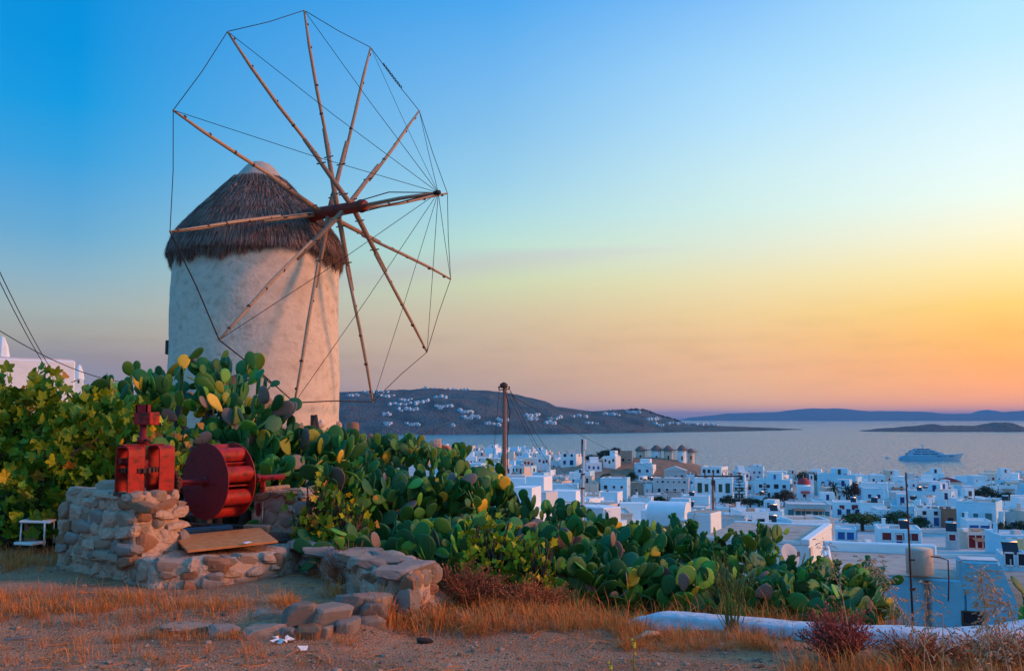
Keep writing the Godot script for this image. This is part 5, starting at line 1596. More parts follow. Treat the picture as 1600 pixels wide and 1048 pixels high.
func town():
	mat("pine_leaf", [K(.012, .03, .018), K(.03, .055, .03)], .8, 2.0)
	# the row of small windmills on the knoll
	little_mill("leftmost small windmill, its dark roof tilted", Vector3(60.53, -17.302, -455.00), 2.2, 5.8, M.cream_wall)
	little_mill("second small windmill from the left, blue shaded tower", Vector3(67.60, -17.474, -452.00), 2.3, 6.5, M.white_wall)
	little_mill("middle one of five small windmills, beige tower", Vector3(72.82, -17.390, -450.00), 2.1, 6.3, M.cream_wall)
	little_mill("whitest small windmill with pointed roof, fourth along", Vector3(78.51, -17.514, -446.00), 1.9, 6.8, M.white_wall)
	little_mill("rightmost and smallest small windmill nearest the open bay", Vector3(85.61, -17.896, -462.00), 1.6, 5.2, M.cream_wall)
	# houses one can tell apart: label, category, middle of the foot, left right top bottom in metres from the picture
	var dk: Material = M.dark_glass
	var bl: Material = M.blue_paint
	var hs := [
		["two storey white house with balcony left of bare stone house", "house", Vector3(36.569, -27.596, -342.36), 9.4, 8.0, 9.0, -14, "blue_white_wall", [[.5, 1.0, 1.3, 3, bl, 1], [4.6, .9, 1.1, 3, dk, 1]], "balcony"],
		["narrow bare stone house squeezed between two white houses", "house", Vector3(45.640, -28.366, -351.37), 4.4, 6.6, 8.0, -14, "stone_wall", [[.4, .9, 1.9, 1, M.teal_paint, 0], [3.8, .8, 1.0, 1, dk, 0]], ""],
		["small house with wine red porch beside the bare stone house", "house", Vector3(49.578, -28.364, -351.37), 3.2, 6.1, 7.0, -14, "white_wall", [[.3, 1.1, 2.0, 2, M.wine, 0], [3.4, .9, 1.0, 1, M.wine, 0]], "balcony"],
		["big pale mansion with a row of tiny attic windows", "house", Vector3(57.454, -28.293, -347.88), 12.6, 8.3, 9.0, -14, "grey_wall", [[.4, 1.0, 1.9, 4, dk, 1], [3.6, 1.0, 1.5, 4, dk, 1], [7.1, .5, .5, 6, dk, 2]], "balcony"],
		["long white schoolhouse with five tall dark windows", "house", Vector3(72.59, -28.294, -347.88), 13.4, 8.3, 9.0, -14, "white_wall", [[3.6, 1.3, 3.2, 5, M.green_paint, 1], [.5, .9, 1.4, 5, dk, 1]], ""],
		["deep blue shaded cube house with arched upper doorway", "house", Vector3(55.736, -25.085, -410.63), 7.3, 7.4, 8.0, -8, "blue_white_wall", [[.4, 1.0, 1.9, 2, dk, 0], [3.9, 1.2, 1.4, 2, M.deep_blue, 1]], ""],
		["grey gabled house below the small windmills", "house", Vector3(69.72, -24.718, -412.28), 9.5, 3.8, 8.0, -10, "grey_wall", [[1.2, .8, 1.0, 3, dk, 1]], "gable"],
		["white harbour hotel, its right side glowing pink, near bay", "house", Vector3(87.19, -25.244, -416.41), 9.1, 5.8, 9.0, -30, "white_wall", [[.5, .9, 1.3, 4, dk, 3], [3.6, .9, 1.3, 4, dk, 3]], ""],
		["low white house with dark green door below stone house", "house", Vector3(40.161, -27.202, -298.87), 6.2, 4.4, 7.0, -14, "white_wall", [[.4, 1.0, 1.9, 2, dk, 0], [2.2, .7, .8, 3, dk, 1]], "chimney"],
		["low white house with two wine red doors", "house", Vector3(57.934, -27.325, -304.29), 8.0, 4.5, 7.0, -14, "white_wall", [[.3, 1.0, 2.1, 3, M.wine, 1]], "heater"],
		["big pale harbour house with pink lit roof tower", "house", Vector3(129.60, -29.068, -385.97), 14.6, 8.2, 10.0, -20, "blue_white_wall", [[.6, 1.0, 1.9, 5, dk, 2], [4.2, .9, 1.3, 5, M.deep_blue, 2]], "upper chimney"],
		["teal blue shaded tall house beside the rust brown conifer", "house", Vector3(111.23, -27.202, -298.87), 5.8, 7.2, 7.0, -14, "blue_white_wall", [[.5, 1.2, 2.0, 2, M.deep_blue, 0], [4.4, 1.0, 1.3, 2, M.deep_blue, 1]], ""],
		["long low taverna with teal glazed porch and grey roof", "restaurant", Vector3(78.65, -25.151, -258.31), 11.1, 4.0, 9.0, -12, "grey_wall", [[.5, 1.7, 2.2, 7, M.teal_paint, 1]], "awning"],
		["long low white house with red shutter right of taverna", "house", Vector3(96.15, -26.308, -278.13), 8.0, 3.9, 8.0, -16, "white_wall", [[.5, 1.1, 1.9, 3, M.deep_blue, 0], [2.2, 1.4, 1.2, 2, M.red_door, 1]], "heater"],
		["two storey hotel with pink lit terrace left of church", "hotel", Vector3(99.68, -28.675, -368.63), 12.7, 6.9, 9.0, -22, "blue_white_wall", [[.5, 1.0, 1.9, 4, dk, 1], [4.0, 1.4, 1.4, 4, dk, 2]], "upper"],
		["red brown house among white ones at right", "house", Vector3(97.73, -22.772, -217.53), 2.5, 4.1, 6.0, -14, "brown_wall", [[.4, .9, 1.9, 1, dk, 0]], ""],
		["white house with blue trimmed windows at right", "house", Vector3(88.82, -20.941, -186.14), 4.3, 3.0, 6.0, -14, "white_wall", [[1.0, 1.3, 1.3, 2, bl, 1]], "chimney"],
		["white house with porch and two red doors", "house", Vector3(71.23, -18.235, -149.41), 4.5, 2.4, 6.0, -8, "cream_wall", [[.3, .9, 2.1, 4, M.red_door, 0]], "awning"],
		["bright blue shaded long house with bell niche, right edge", "house", Vector3(69.16, -16.972, -134.67), 5.0, 2.5, 7.0, -10, "blue_white_wall", [[.5, .8, 1.9, 3, M.pale_yellow, 0]], "chimney"],
		["grey cube house with single red window", "house", Vector3(65.72, -17.882, -145.29), 1.8, 2.5, 4.0, -24, "grey_wall", [[1.5, .8, .9, 1, M.red_door, 0]], "heater"],
		["white house with blue shutter and brown tiled roof", "house", Vector3(55.879, -19.384, -162.82), 3.3, 2.4, 5.0, -18, "blue_white_wall", [[1.0, 1.1, 1.3, 2, bl, 1]], ""],
		["wide white house with red shutter and solar heaters", "house", Vector3(62.68, -18.972, -158.01), 6.5, 2.7, 7.0, -16, "white_wall", [[1.2, 1.4, 1.2, 3, M.red_door, 0], [.3, .9, 1.9, 1, bl, 1]], "heater chimney"],
		["white house with royal blue door in middle right", "house", Vector3(95.57, -23.080, -222.81), 5.1, 3.9, 6.0, -16, "white_wall", [[.3, 1.1, 2.1, 2, bl, 0], [2.8, .8, .9, 2, dk, 2]], "stairs"],
		["terrace house with rows of loungers, two royal blue doors", "house", Vector3(42.797, -15.708, -119.93), 4.7, 1.5, 5.0, -12, "white_wall", [[.3, .9, 1.9, 3, bl, 0]], ""],
		["white cube house with laundry at right below red doors", "house", Vector3(52.277, -14.155, -101.81), 2.5, 1.5, 5.0, -20, "blue_white_wall", [[.8, .7, 1.2, 2, dk, 1]], "heater"],
		["broad white house low on the slope left of lamp pole", "house", Vector3(17.435, -24.753, -326.34), 9.7, 4.1, 8.0, -6, "blue_white_wall", [[.4, 1.0, 1.9, 3, bl, 0]], ""],
		["cream house with small columns right of lamp pole", "house", Vector3(27.999, -26.485, -342.36), 6.3, 5.0, 7.0, -18, "cream_wall", [[.4, 1.0, 1.9, 4, dk, 1]], "upper"],
		["pink lit block on the left shore with flat top", "house", Vector3(-52.120, -32.788, -931.57), 11.2, 7.5, 10.0, -40, "white_wall", [[2, 1.2, 1.4, 2, dk, 1]], ""],
		["left shore house with tall thin flag mast", "house", Vector3(-16.410, -31.084, -826.33), 11.4, 7.2, 9.0, -30, "white_wall", [[1, 1.2, 1.6, 3, dk, 1]], "upper"],
		["white house with navy door on ridge left of knoll", "house", Vector3(27.580, -20.263, -448.36), 7.7, 5.1, 8.0, -25, "white_wall", [[.5, 1.4, 2.0, 2, M.deep_blue, 0], [4.2, 1.0, 1.2, 2, dk, 1]], ""],
		["beige ruined stone house beside the leftmost small windmill", "house", Vector3(52.153, -18.296, -440.37), 5.6, 4.7, 6.0, -10, "stone_wall", [[.5, .8, 1.1, 2, dk, 0]], ""],
		["shore house with long red tiled roof at right", "house", Vector3(203.23, -31.255, -450.16), 9.3, 3.3, 8.0, -10, "cream_wall", [[.6, .9, 1.4, 4, dk, 1]], "redroof"],
	]
	var boxes := []
	for e in hs:
		var turn := deg_to_rad(e[6]) 
		var wall: Material = M[e[7]]
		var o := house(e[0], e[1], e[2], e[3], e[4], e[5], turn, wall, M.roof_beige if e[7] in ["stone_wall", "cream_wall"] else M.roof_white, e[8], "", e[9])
		if "gable" in e[9] or "redroof" in e[9]:
			var st := begin(false)
			var a: float = e[3] * .52
			var b: float = e[5] * .52
			var y: float = e[4] + .28
			var p: float = y + 1.8
			quad(st, Vector3(-a, y, b), Vector3(0, p, b), Vector3(0, p, -b), Vector3(-a, y, -b))
			quad(st, Vector3(0, p, b), Vector3(a, y, b), Vector3(a, y, -b), Vector3(0, p, -b))
			tri(st, Vector3(-a, y, b), Vector3(a, y, b), Vector3(0, p, b))
			tri(st, Vector3(-a, y, -b), Vector3(0, p, -b), Vector3(a, y, -b))
			part("gable_roof", done(st), M.church_red if "redroof" in e[9] else wall, o)
		boxes.append(seen_box(e[2], e[3] * .5, e[4]))
		landmarks.append([e[0], e[2]])
	# the church with the red dome
	var cf := Vector3(109.11, -28.599, -362.06)
	var o := thing("church", "small white church with red dome and slim bell tower", "church", cf, deg_to_rad(-14))
	part("wall", SOFT, M.white_wall, o, Transform3D(Basis.from_scale(Vector3(5.2, 8.0, 6)), Vector3(0, -3, 0)))
	var st := begin()
	lathe(st, [[2.3, 4.8], [2.3, 5.6]], 20)
	part("drum", done(st), M.white_wall, o)
	st = begin()
	lathe(st, [[2.45, 5.6], [2.4, 6.0], [2.0, 6.9], [1.3, 7.6], [.5, 7.95], [.02, 8.05]], 20)
	part("dome", done(st), M.church_red, o)
	st = begin()
	tube(st, [Vector3(0, 8, 0), Vector3(0, 8.9, 0)], .06, 5)
	part("cross", done(st), M.white_paint, o)
	part("bell_tower", SOFT, M.white_wall, o, Transform3D(Basis.from_scale(Vector3(1.7, 9.2, .8)), Vector3(2.9, 0, -2.0)))
	part("bell_arch", CUBE, M.dark_glass, o, Transform3D(Basis.from_scale(Vector3(.6, 1.3, .85)), Vector3(2.9, 8.0, -2.0)))
	opening(o, Vector3(0, 1.2, 3.0), 0, 1.1, 2.2, M.wine)
	part("porch_roof", bx(Vector3(3.2, .2, 2.0), .05), M.church_red, o, at(Vector3(.3, 2.9, 4.0), Basis(Vector3.RIGHT, .3)))
	landmarks.append(["the red domed church", cf])
	boxes.append(seen_box(cf, 4.0, 8.0))

	# trees
	var crowns := [crown_mesh(1, 1500, .030, 22, .85), crown_mesh(2, 1500, .030, 26, .75), crown_mesh(3, 1300, .034, 18, .95)]
	var deep := K(.018, .045, .018)
	var mid := K(.035, .075, .016)
	var lime := K(.055, .10, .018)
	var rusty := K(.075, .05, .025)
	var ts := [["dark broad tree behind hedge right of the telegraph pole", Vector3(0.380, -8.652, -48.000), 1.7, 5.6, deep, 0], ["smaller dark tree beside the broad tree behind the hedge", Vector3(1.187, -9.000, -50.000), 1.2, 3.9, deep, 1],
		["leftmost dark tree on the ridge behind lamp pole", Vector3(39.611, -20.940, -475.00), 9.5, 6.0, deep, 1], ["middle dark tree on the ridge left of small windmills", Vector3(45.416, -19.319, -470.00), 10.5, 6.0, deep, 0], ["right dark tree on the ridge beside beige ruin", Vector3(50.178, -18.608, -468.00), 9.0, 6.8, deep, 2],
		["green tree between the white roofs left of blue cube", Vector3(39.626, -26.003, -404.12), 7.3, 5.1, mid, 0], ["dark tree at the left side of the deep blue cube", Vector3(50.130, -26.336, -404.93), 6.2, 6.2, deep, 2], ["small round dark tree at right of deep blue cube", Vector3(57.333, -25.971, -405.74), 3.8, 4.3, deep, 1],
		["brownish dark tree below the bare stone house", Vector3(33.219, -26.600, -286.59), 5.3, 4.8, K(.03, .03, .022), 1], ["bushy dark tree in front of the pale mansion", Vector3(49.277, -27.781, -324.38), 6.7, 3.7, deep, 0], ["dark green tree right of the low white house", Vector3(52.761, -27.202, -298.87), 6.4, 4.8, deep, 2],
		["left dark tree of grove under the tall pine", Vector3(69.40, -27.450, -309.82), 7.4, 5.0, deep, 0], ["middle dark tree of grove under the tall pine", Vector3(76.04, -27.450, -309.82), 7.2, 4.8, deep, 1], ["right dark tree of grove beside the rusty tree", Vector3(80.83, -27.380, -306.74), 6.5, 4.7, deep, 2],
		["round rust tinged tree in front of the two storey hotel", Vector3(90.16, -27.708, -321.16), 9.4, 6.4, rusty, 0], ["green tree at left behind the red domed church", Vector3(114.03, -28.256, -417.25), 8.9, 6.7, mid, 1], ["large olive tree directly behind the red domed church", Vector3(136.35, -30.119, -446.58), 13.4, 8.0, K(.04, .05, .018), 0],
		["broad bright green tree left of the antenna mast", Vector3(74.11, -22.058, -205.28), 10.1, 4.8, lime, 1], ["broad green tree behind the antenna mast", Vector3(80.30, -21.915, -202.84), 7.0, 4.7, mid, 0], ["small green tree right of the antenna mast", Vector3(83.24, -21.658, -198.43), 4.8, 3.7, mid, 2],
		["wide dark tree crown near the right shore", Vector3(164.69, -28.082, -337.61), 10.8, 6.8, deep, 0], ["second dark tree crown near the right shore", Vector3(170.53, -28.006, -334.25), 8.9, 5.3, deep, 1], ["dark tree behind the long house with bell niche", Vector3(92.30, -20.833, -184.29), 5.4, 3.2, deep, 2], ["dark tree cut by the right picture edge", Vector3(98.12, -20.941, -186.14), 5.0, 3.2, deep, 0],
		["reddish brown conifer beside the palms", Vector3(113.65, -27.708, -321.16), 5.1, 9.4, K(.085, .04, .02), 2], ["small dark tree on the left shore", Vector3(-43.304, -29.438, -747.77), 9.5, 7.0, deep, 1], ["small round tree in front of the left shore houses", Vector3(0.510, -30.392, -770.52), 7.2, 5.7, deep, 0]]
	for e in ts:
		tree("town_tree", e[0], e[1], e[2], e[3], e[4], crowns[e[5]])
		boxes.append(seen_box(e[1], e[2] * .45, e[3]))
	for e in [[Vector3(71.47, -17.390, -450.00), 14.0, 7.0], [Vector3(73.25, -27.507, -312.30), 3.0, 12.5], [Vector3(108.79, -27.708, -321.16), 5.0, 6.5], [Vector3(87.27, -22.166, -440.00), 8.0, 2.0]]: boxes.append(seen_box(e[0], e[1], e[2]))
	layered_pine("tall dark layered pine above the grove", Vector3(73.25, -27.507, -312.30), 12.5, 7.5)
	layered_pine("small sparse pine beside the two storey hotel", Vector3(89.02, -28.152, -341.00), 7.5, 4.0)
	palm("left palm tree between harbour house and rust conifer", Vector3(106.67, -27.708, -321.16), 6.4, 3.6)
	palm("right palm tree beside the rust brown conifer", Vector3(110.90, -27.708, -321.16), 5.4, 3.2)

	# all the other houses, row behind row down to the shore
	var hedge_line := [[690, 690], [740, 736], [830, 760], [880, 788], [950, 808], [1130, 815], [1200, 868], [1290, 905], [1480, 940], [1600, 960]]
	var seen := {}
	var made := 0
	var rest := []
	var d := 76.0
	var row := 0
	while d < 1200.0:
		var t := -.075 + rr(0, .01)
		while t < .56:
			var w := rr(4.2, 8.6) * (1.0 if d < 450 else 1.2)
			var h := rr(3.0, 5.4) + (1.6 if rng.randf() < .25 else 0.0)
			var dd := d * rr(.97, 1.03)
			var x := t * dd
			var g := ground(x, -dd)
			var px := 800.0 + t * 1500.0
			var top := 653.0 - (g + h - 1.6) / dd * 1500.0
			var tt := t
			t += (w * rr(1.05, 1.5)) / d
			if g < -37.2: continue
			var hidden := top > spline(hedge_line, px) - 4.0
			if hidden and (d < 100.0 or top > spline(hedge_line, px) + 90.0): continue
			if px > 1050 and px < 1300 and d < 150: continue
			if d < 110 and (px < 1300 or rng.randf() < .25): continue
			if d < 110: h = rr(2.7, 3.4)
			if px > 1070 and px < 1135 and d > 430: continue   # the bare end of the knoll
			if px > 965 and px < 1095 and d > 436: continue   # the small windmills stand here
			var clash := false
			for b in boxes:
				if absf(tt - b[0]) > b[2] + w * .5 / dd - .001: continue
				if absf(dd - b[1]) < 7.0: clash = true
				if dd < b[1] and top < b[4] - .42 * (b[4] - b[3]): clash = true
			if clash: continue
			if not hidden and made < 268 and (d < 430 or rng.randf() < .3):
				filler_house(Vector3(x, g, -dd), w, h, seen)
				made += 1
			else: rest.append([Vector3(x, g, -dd), w, h])
		d *= 1.085 if d > 200 else 1.075
		row += 1
	crowd(rest)
	far_villas()

func filler_house(p: Vector3, w: float, h: float, seen: Dictionary):
	var far := -p.z > 520.0
	var walls := [["white", "white_wall"], ["white", "white_wall"], ["white", "white_wall"], ["bluish white", "blue_white_wall"], ["bluish white", "blue_white_wall"], ["grey white", "grey_wall"], ["cream", "cream_wall"]]
	var wl: Array = pick(walls)
	var sh: Array = pick([["blue", "blue_paint"], ["navy", "deep_blue"], ["dark", "dark_glass"], ["dark", "dark_glass"], ["brown", "brown_door"], ["red", "red_door"], ["teal", "teal_paint"], ["green", "green_paint"]])
	var extra: String = pick(["", "", "upper", "upper", "chimney", "chimney", "stairs", "heater", "heater", "awning", "upper chimney", "balcony"])
	if far: extra = pick(["", "upper", "chimney"])
	var what: String = {"": "flat", "upper": "stepped", "chimney": "chimneyed", "stairs": "side staired", "heater": "solar tank", "awning": "brown awninged", "upper chimney": "stepped and chimneyed", "balcony": "balconied"}[extra]
	var size := "small" if w < 5.6 else ("middling" if w < 7.4 else "wide")
	if h > 5.2: size = "tall"
	var best := 1e9
	var near := ""
	var word := ""
	for l in landmarks:
		var q: Vector3 = l[1]
		var dt := (p.x / -p.z - q.x / -q.z) * 1500.0
		var dr := (41.0 / -p.z - 41.0 / -q.z) * 1500.0 * .6 + (p.y / -p.z - q.y / -q.z) * 700.0
		var s := absf(dt) + absf(dr) * 1.5
		if s < best:
			best = s
			near = l[0]
			word = ("left of" if dt < 0 else "right of") if absf(dt) > 16 else ("behind" if p.z < q.z else "before")
	var ws := near.replace("the ", "").split(" ")
	while ws.size() > 6: ws.remove_at(ws.size() - 1)
	while ws.size() > 3 and ws[-1] in ["with", "and", "of", "a", "in", "on", "two", "the", "its", "left", "right", "at", "below", "beside", "between", "small", "row", "rows", "single", "pink", "red", "tall", "five", "roof", "blue", "royal", "wine", "dark", "long", "brown"]: ws.remove_at(ws.size() - 1)
	var label := "%s %s %s house with %s openings %s %s" % [size, wl[0], what, sh[0], word, " ".join(ws)]
	var lw := label.split(" ")
	if lw.size() > 15: label = " ".join(lw.slice(0, 15))
	seen[label] = seen.get(label, 0) + 1
	if seen[label] > 1: label = "another " + label if seen[label] == 2 else "a third " + label
	var rows := []
	var side := 1 if not far else 0
	if far:
		rows = [[1.0, 1.1, 1.5, 2, M[sh[1]], 0]]
	elif h > 5.2: rows = [[.3, 1.0, 2.0, 2, M[sh[1]], 0], [3.2, .9, 1.2, 2 if w < 7 else 3, M[sh[1]], side]]
	else: rows = [[.3, 1.0, 2.0, 1, M[sh[1]], 0], [1.3, .8, 1.0, 1 if w < 7 else 2, M.dark_glass if rng.randf() < .5 else M[sh[1]], side]]
	house(label, "house", p, w, h, rr(5.0, 8.5), deg_to_rad(rr(-36, 4)), M[wl[1]], pick([M.roof_white, M.roof_white, M.roof_white, M.roof_beige]), rows, "white houses of the harbour town", extra)

func crowd(list: Array):   # the many houses of the far quarters that are too small and too many to tell apart
	var st := begin(false)
	for e in list:
		var b := turn_y(deg_to_rad(rr(-36, 4)))
		var dep := rr(5.0, 8.0)
		var c: Color = pick([K(.68, .81, .85), K(.70, .82, .86), K(.50, .73, .82), K(.56, .60, .60), K(.66, .62, .54)])
		st.set_color(c)
		box(st, Transform3D(b, e[0] + Vector3(0, e[2] * .5 - 1.5, 0)), Vector3(e[1], e[2] + 3.0, dep))
		if rng.randf() < .6: box(st, Transform3D(b, e[0] + b * Vector3(e[1] * rr(-.2, .2), e[2] + 1.2, -dep * .15)), Vector3(e[1] * rr(.35, .6), 2.5, dep * .55))
		if rng.randf() < .5: box(st, Transform3D(b, e[0] + b * Vector3(e[1] * rr(-.4, .4), e[2] + .5, 0)), Vector3(.6, 1.2, .6))
		var shade: Color = pick([K(.02, .025, .035), K(.02, .05, .17), K(.03, .11, .33), K(.10, .055, .03), K(.24, .03, .03)])
		st.set_color(shade)
		for k in 3:
			box(st, Transform3D(b, e[0] + b * Vector3(e[1] * (-.3 + .3 * k) + rr(-.2, .2), e[2] * rr(.35, .65), dep * .5)), Vector3(.9, 1.3, .1))
	part("crowded_houses", done(st), M.tinted).set_meta("kind", "stuff")

func seen_box(p: Vector3, half: float, h: float) -> Array:   # sideways slope, distance, half width, top and foot as rows: kept clear of houses in front
	var d := -p.z
	return [p.x / d, d, half / d, 653.0 - (p.y + h - 1.6) / d * 1500.0, 653.0 - (p.y - 1.6) / d * 1500.0]

func far_villas():
	# clusters on the far hill: sideways, height over the sea as seen, how many, width of a house, phrase
	var cl := [[-.158, -.128, 613, 6, "left crest"], [-.118, -.103, 626, 4, "upper row left"], [-.102, -.085, 629, 5, "upper row right"], [-.130, -.098, 633, 6, "hamlet below upper row"], [-.120, -.098, 643, 6, "hamlet middle"], [-.135, -.125, 649, 3, "pale twin villas"], [-.132, -.125, 664, 3, "tall twin villas near shore"], [-.112, -.095, 664, 5, "shore terrace"], [-.080, -.062, 637, 5, "big villa estate"], [-.056, -.041, 645, 6, "upper bungalow row"], [-.052, -.033, 653, 6, "lower bungalow row"], [-.095, -.070, 606, 6, "left summit"], [-.068, -.043, 607, 6, "right summit"], [-.062, -.06, 667, 1, "lone pink shore"], [-.017, -.004, 658, 4, "behind the telegraph pole"], [.014, .028, 651, 5, "bay slope top row"], [.016, .027, 657, 4, "bay slope lower row"], [.036, .052, 655, 5, "bay hamlet top"], [.034, .046, 662, 5, "bay hamlet foot"], [.094, .112, 649, 6, "cape west"], [.118, .134, 645, 6, "cape crest"], [.140, .155, 655, 5, "cape slope"], [.148, .158, 665, 4, "cape shore"], [.160, .185, 662, 6, "cape point"], [.19, .215, 663, 5, "low spit"], [-.172, -.160, 620, 3, "far left slope"], [-.14, -.122, 620, 4, "left under crest"], [-.082, -.066, 622, 3, "below summit"], [-.03, -.012, 664, 4, "bay foot"], [.06, .08, 652, 3, "saddle"], [.075, .09, 663, 3, "brown bluff"]]
	var hm := bx(Vector3.ONE, .02)
	var crowns := crown_mesh(9, 260, .06, 12, .8)
	var nth := ["leftmost", "second", "third", "fourth", "fifth", "rightmost"]
	for c in cl:
		for i in c[3]:
			var t: float = lerpf(c[0], c[1], (i + .5) / c[3]) + rr(-.001, .001)
			var want: float = c[2] + rr(-1.6, 1.6)
			var p := Vector3.ZERO
			for k in 60:
				p = far_hill_at(t, .02 + k / 60.0)
				if 653.0 - (p.y - 1.6) / -p.z * 1500.0 <= want: break
			var w := rr(7.0, 13.0)
			var h := rr(3.6, 6.0)
			var o := thing("villa", "%s white villa of the %s group on far hillside" % [nth[mini(i, 5)] if c[3] > 1 else "single", c[4]], "villa", p, deg_to_rad(rr(-40, 0)), "white villas on the far hillside")
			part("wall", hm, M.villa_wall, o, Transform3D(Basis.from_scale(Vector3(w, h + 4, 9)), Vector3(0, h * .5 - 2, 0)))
			if rng.randf() < .6: part("upper_floor", hm, M.villa_wall, o, Transform3D(Basis.from_scale(Vector3(w * .5, 3, 6)), Vector3(w * rr(-.2, .2), h + 1.4, -1)))
			for k in 2: part("window", CUBE, M.deep_blue, o, Transform3D(Basis.from_scale(Vector3(1.6, 2.2, .2)), Vector3(w * (.25 - .5 * k), h * .45, 4.5)))
	# scattered scrub trees on the cape
	var where := []
	for i in 900:
		var t := rr(-.2, .28)
		var s := rr(.03, .9)
		if i >= 90 and far_noise.get_noise_2d(t * 9000.0, s * 900.0) < rr(-.1, .35): continue
		if i < 90:
			t = rr(.12, .175)
			s = rr(.75, 1.0)
		var k := rr(2, 4.5) if i > 90 else rr(5, 10)
		where.append(Transform3D(turn_y(rr(0, 6)) * Basis.from_scale(Vector3(k * 1.4, k, k * 1.4)), far_hill_at(t, s) + Vector3(0, k * .3, 0)))
	scatter("hillside_scrub", crowns, leaf_material(K(.03, .05, .04)), self, where)

# ------------------------------------------------------------------ poles, wires, boats, litter
func wire(n: String, label: String, a: Vector3, b: Vector3, sag: float, r := .012):
	var pts := []
	for i in 17:
		var f := i / 16.0
		pts.append(a.lerp(b, f) - Vector3(0, sag * 4.0 * f * (1.0 - f), 0))
	var st := begin()
	tube(st, pts, r, 4, false)
	single(n, done(st), M.rope, label, "cable", "overhead cables")

func poles_and_wires():
	var f := Vector3(-0.258, -5.887, -30.000)
	var top := Vector3(-0.240, 2.595, -30.000)
	var o := thing("telegraph_pole", "tall weathered wooden telegraph pole behind the hedge", "utility pole", f)
	var H := top.y - f.y
	part("shaft", rod(Vector3(0, -.5, 0), Vector3(.03, H, 0), [.088, .062], 12), M.pole_wood, o)
	var st := begin()
	lathe(st, [[.10, H - .06], [.13, H - .02], [.12, H + .06], [.05, H + .11], [.01, H + .12]], 12)
	part("cap", done(st), M.iron, o)
	part("cross_arm", rod(Vector3(-.16, H - .12, 0), Vector3(.18, H - .1, .05), .018, 6), M.iron, o)
	for x in [-.15, .17]:
		st = begin()
		lathe(st, [[.012, 0], [.028, .02], [.02, .05], [.025, .07], [.01, .09]], 8, at(Vector3(x, H - .09, .02)))
		part("insulator", done(st), M.iron, o)
	st = begin()
	tube(st, [Vector3(.06, H - .2, .08), Vector3(.2, H - .8, .1), Vector3(.12, H - 1.6, .1), Vector3(.12, H - 2.6, .09)], .014, 5)
	part("drop_cable", done(st), M.rope, o)
	var wp := [Vector3(-0.100, 2.536, -30.000), Vector3(-0.060, 2.456, -30.000), Vector3(-0.160, 2.416, -30.000), Vector3(-0.080, 2.336, -30.000)]
	var we := [Vector3(4.297, -2.845, -62.00), Vector3(6.534, -4.381, -62.00), Vector3(6.563, -5.677, -160.00), Vector3(22.052, -5.257, -112.00)]
	var wn := ["first cable from telegraph pole down to the lamp pole", "second cable from telegraph pole dipping behind the hedge", "third cable from telegraph pole towards the left shore", "long cable from telegraph pole to the crossbar pole"]
	for i in 4: wire("cable", wn[i], wp[i], we[i], .9, .009)
	wire("cable", "thin stay cable left of the telegraph pole", Vector3(-0.400, 2.516, -30.000), Vector3(-0.550, 0.110, -26.000), .1, .007)
	# lamp pole
	f = Vector3(3.845, -9.475, -55.000)
	top = Vector3(4.084, 0.401, -55.000)
	o = thing("lamp_pole", "slim grey lamp pole with tall lantern box at top", "utility pole", f)
	H = top.y - f.y
	var lean := Vector3(top.x - f.x, H, top.z - f.z)
	part("shaft", rod(Vector3(0, -.5, 0), lean * .97, [.12, .075], 10), M.grey_wall, o)
	part("lantern_box", bx(Vector3(.17, .62, .2), .03), M.white_paint, o, at(lean + Vector3(.05, -.32, 0)))
	part("bracket", bx(Vector3(.14, 1.0, .1), .02), M.iron, o, at(lean + Vector3(-.06, -.5, 0)))
	for y in [.62, .72, .8]: part("clamp", bx(Vector3(.24, .08, .24), .02), M.iron, o, at(lean * y))
	# pole with long crossbar
	f = Vector3(22.824, -14.857, -110.00)
	top = Vector3(22.896, -4.990, -110.00)
	o = thing("crossbar_pole", "rusty pole carrying a long horizontal crossbar of insulators", "utility pole", f)
	H = top.y - f.y
	part("shaft", rod(Vector3(0, -.5, 0), Vector3(0, H, 0), [.17, .11], 8), M.pole_wood, o)
	part("crossbar", bx(Vector3(5.4, .16, .16), .02), M.iron, o, at(Vector3(.6, H, 0)))
	for i in 6: part("insulator", bx(Vector3(.12, .34, .12), .03), M.iron, o, at(Vector3(-1.9 + i * 1.0, H + .22, 0)))
	part("transformer", bx(Vector3(.4, .6, .4), .04), M.iron, o, at(Vector3(0, H - .7, .2)))
	part("insulator_string", rod(Vector3(0, H - 1.5, 0), Vector3(0, H - 2.9, 0), .16, 8), M.wood, o)
	# left wires and the far left house
	wire("cable", "left one of two steep cables at left picture edge", Vector3(-11.200, 5.270, -20.000), Vector3(-17.760, 2.633, -38.000), .25, .012)
	wire("cable", "right one of two steep cables at left picture edge", Vector3(-11.122, 5.325, -20.000), Vector3(-17.608, 2.633, -38.000), .25, .012)
	wire("cable", "sagging cable crossing the sky at far left", Vector3(-11.262, 3.751, -20.000), Vector3(-14.132, 3.274, -40.000), .7, .012)
	var hp := Vector3(-21.597, 3.004, -46.000)
	o = thing("house", "pale pink lit house with little blue window, far left", "house", hp + Vector3(0, -2.0, 0), deg_to_rad(38))
	blk(o, "wall", M.white_wall, Vector3(-6.0, -2, -5), Vector3(.6, 3.35, 0), .06)
	blk(o, "roof", M.roof_white, Vector3(-5.9, 3.35, -4.9), Vector3(.5, 3.42, -.1), .01)
	blk(o, "roof_step", M.white_wall, Vector3(-5.9, 3.3, -4.0), Vector3(-3.6, 3.0 + .55, -.4), .05)
	var wf := blk(o, "window", M.white_paint, Vector3(-1.05, 1.25, -.05), Vector3(-.45, 2.2, .04), .01)
	part("shutter", bx(Vector3(.26, .86, .03)), M.purple_cloth, wf, at(Vector3(.15, 0, .05)))
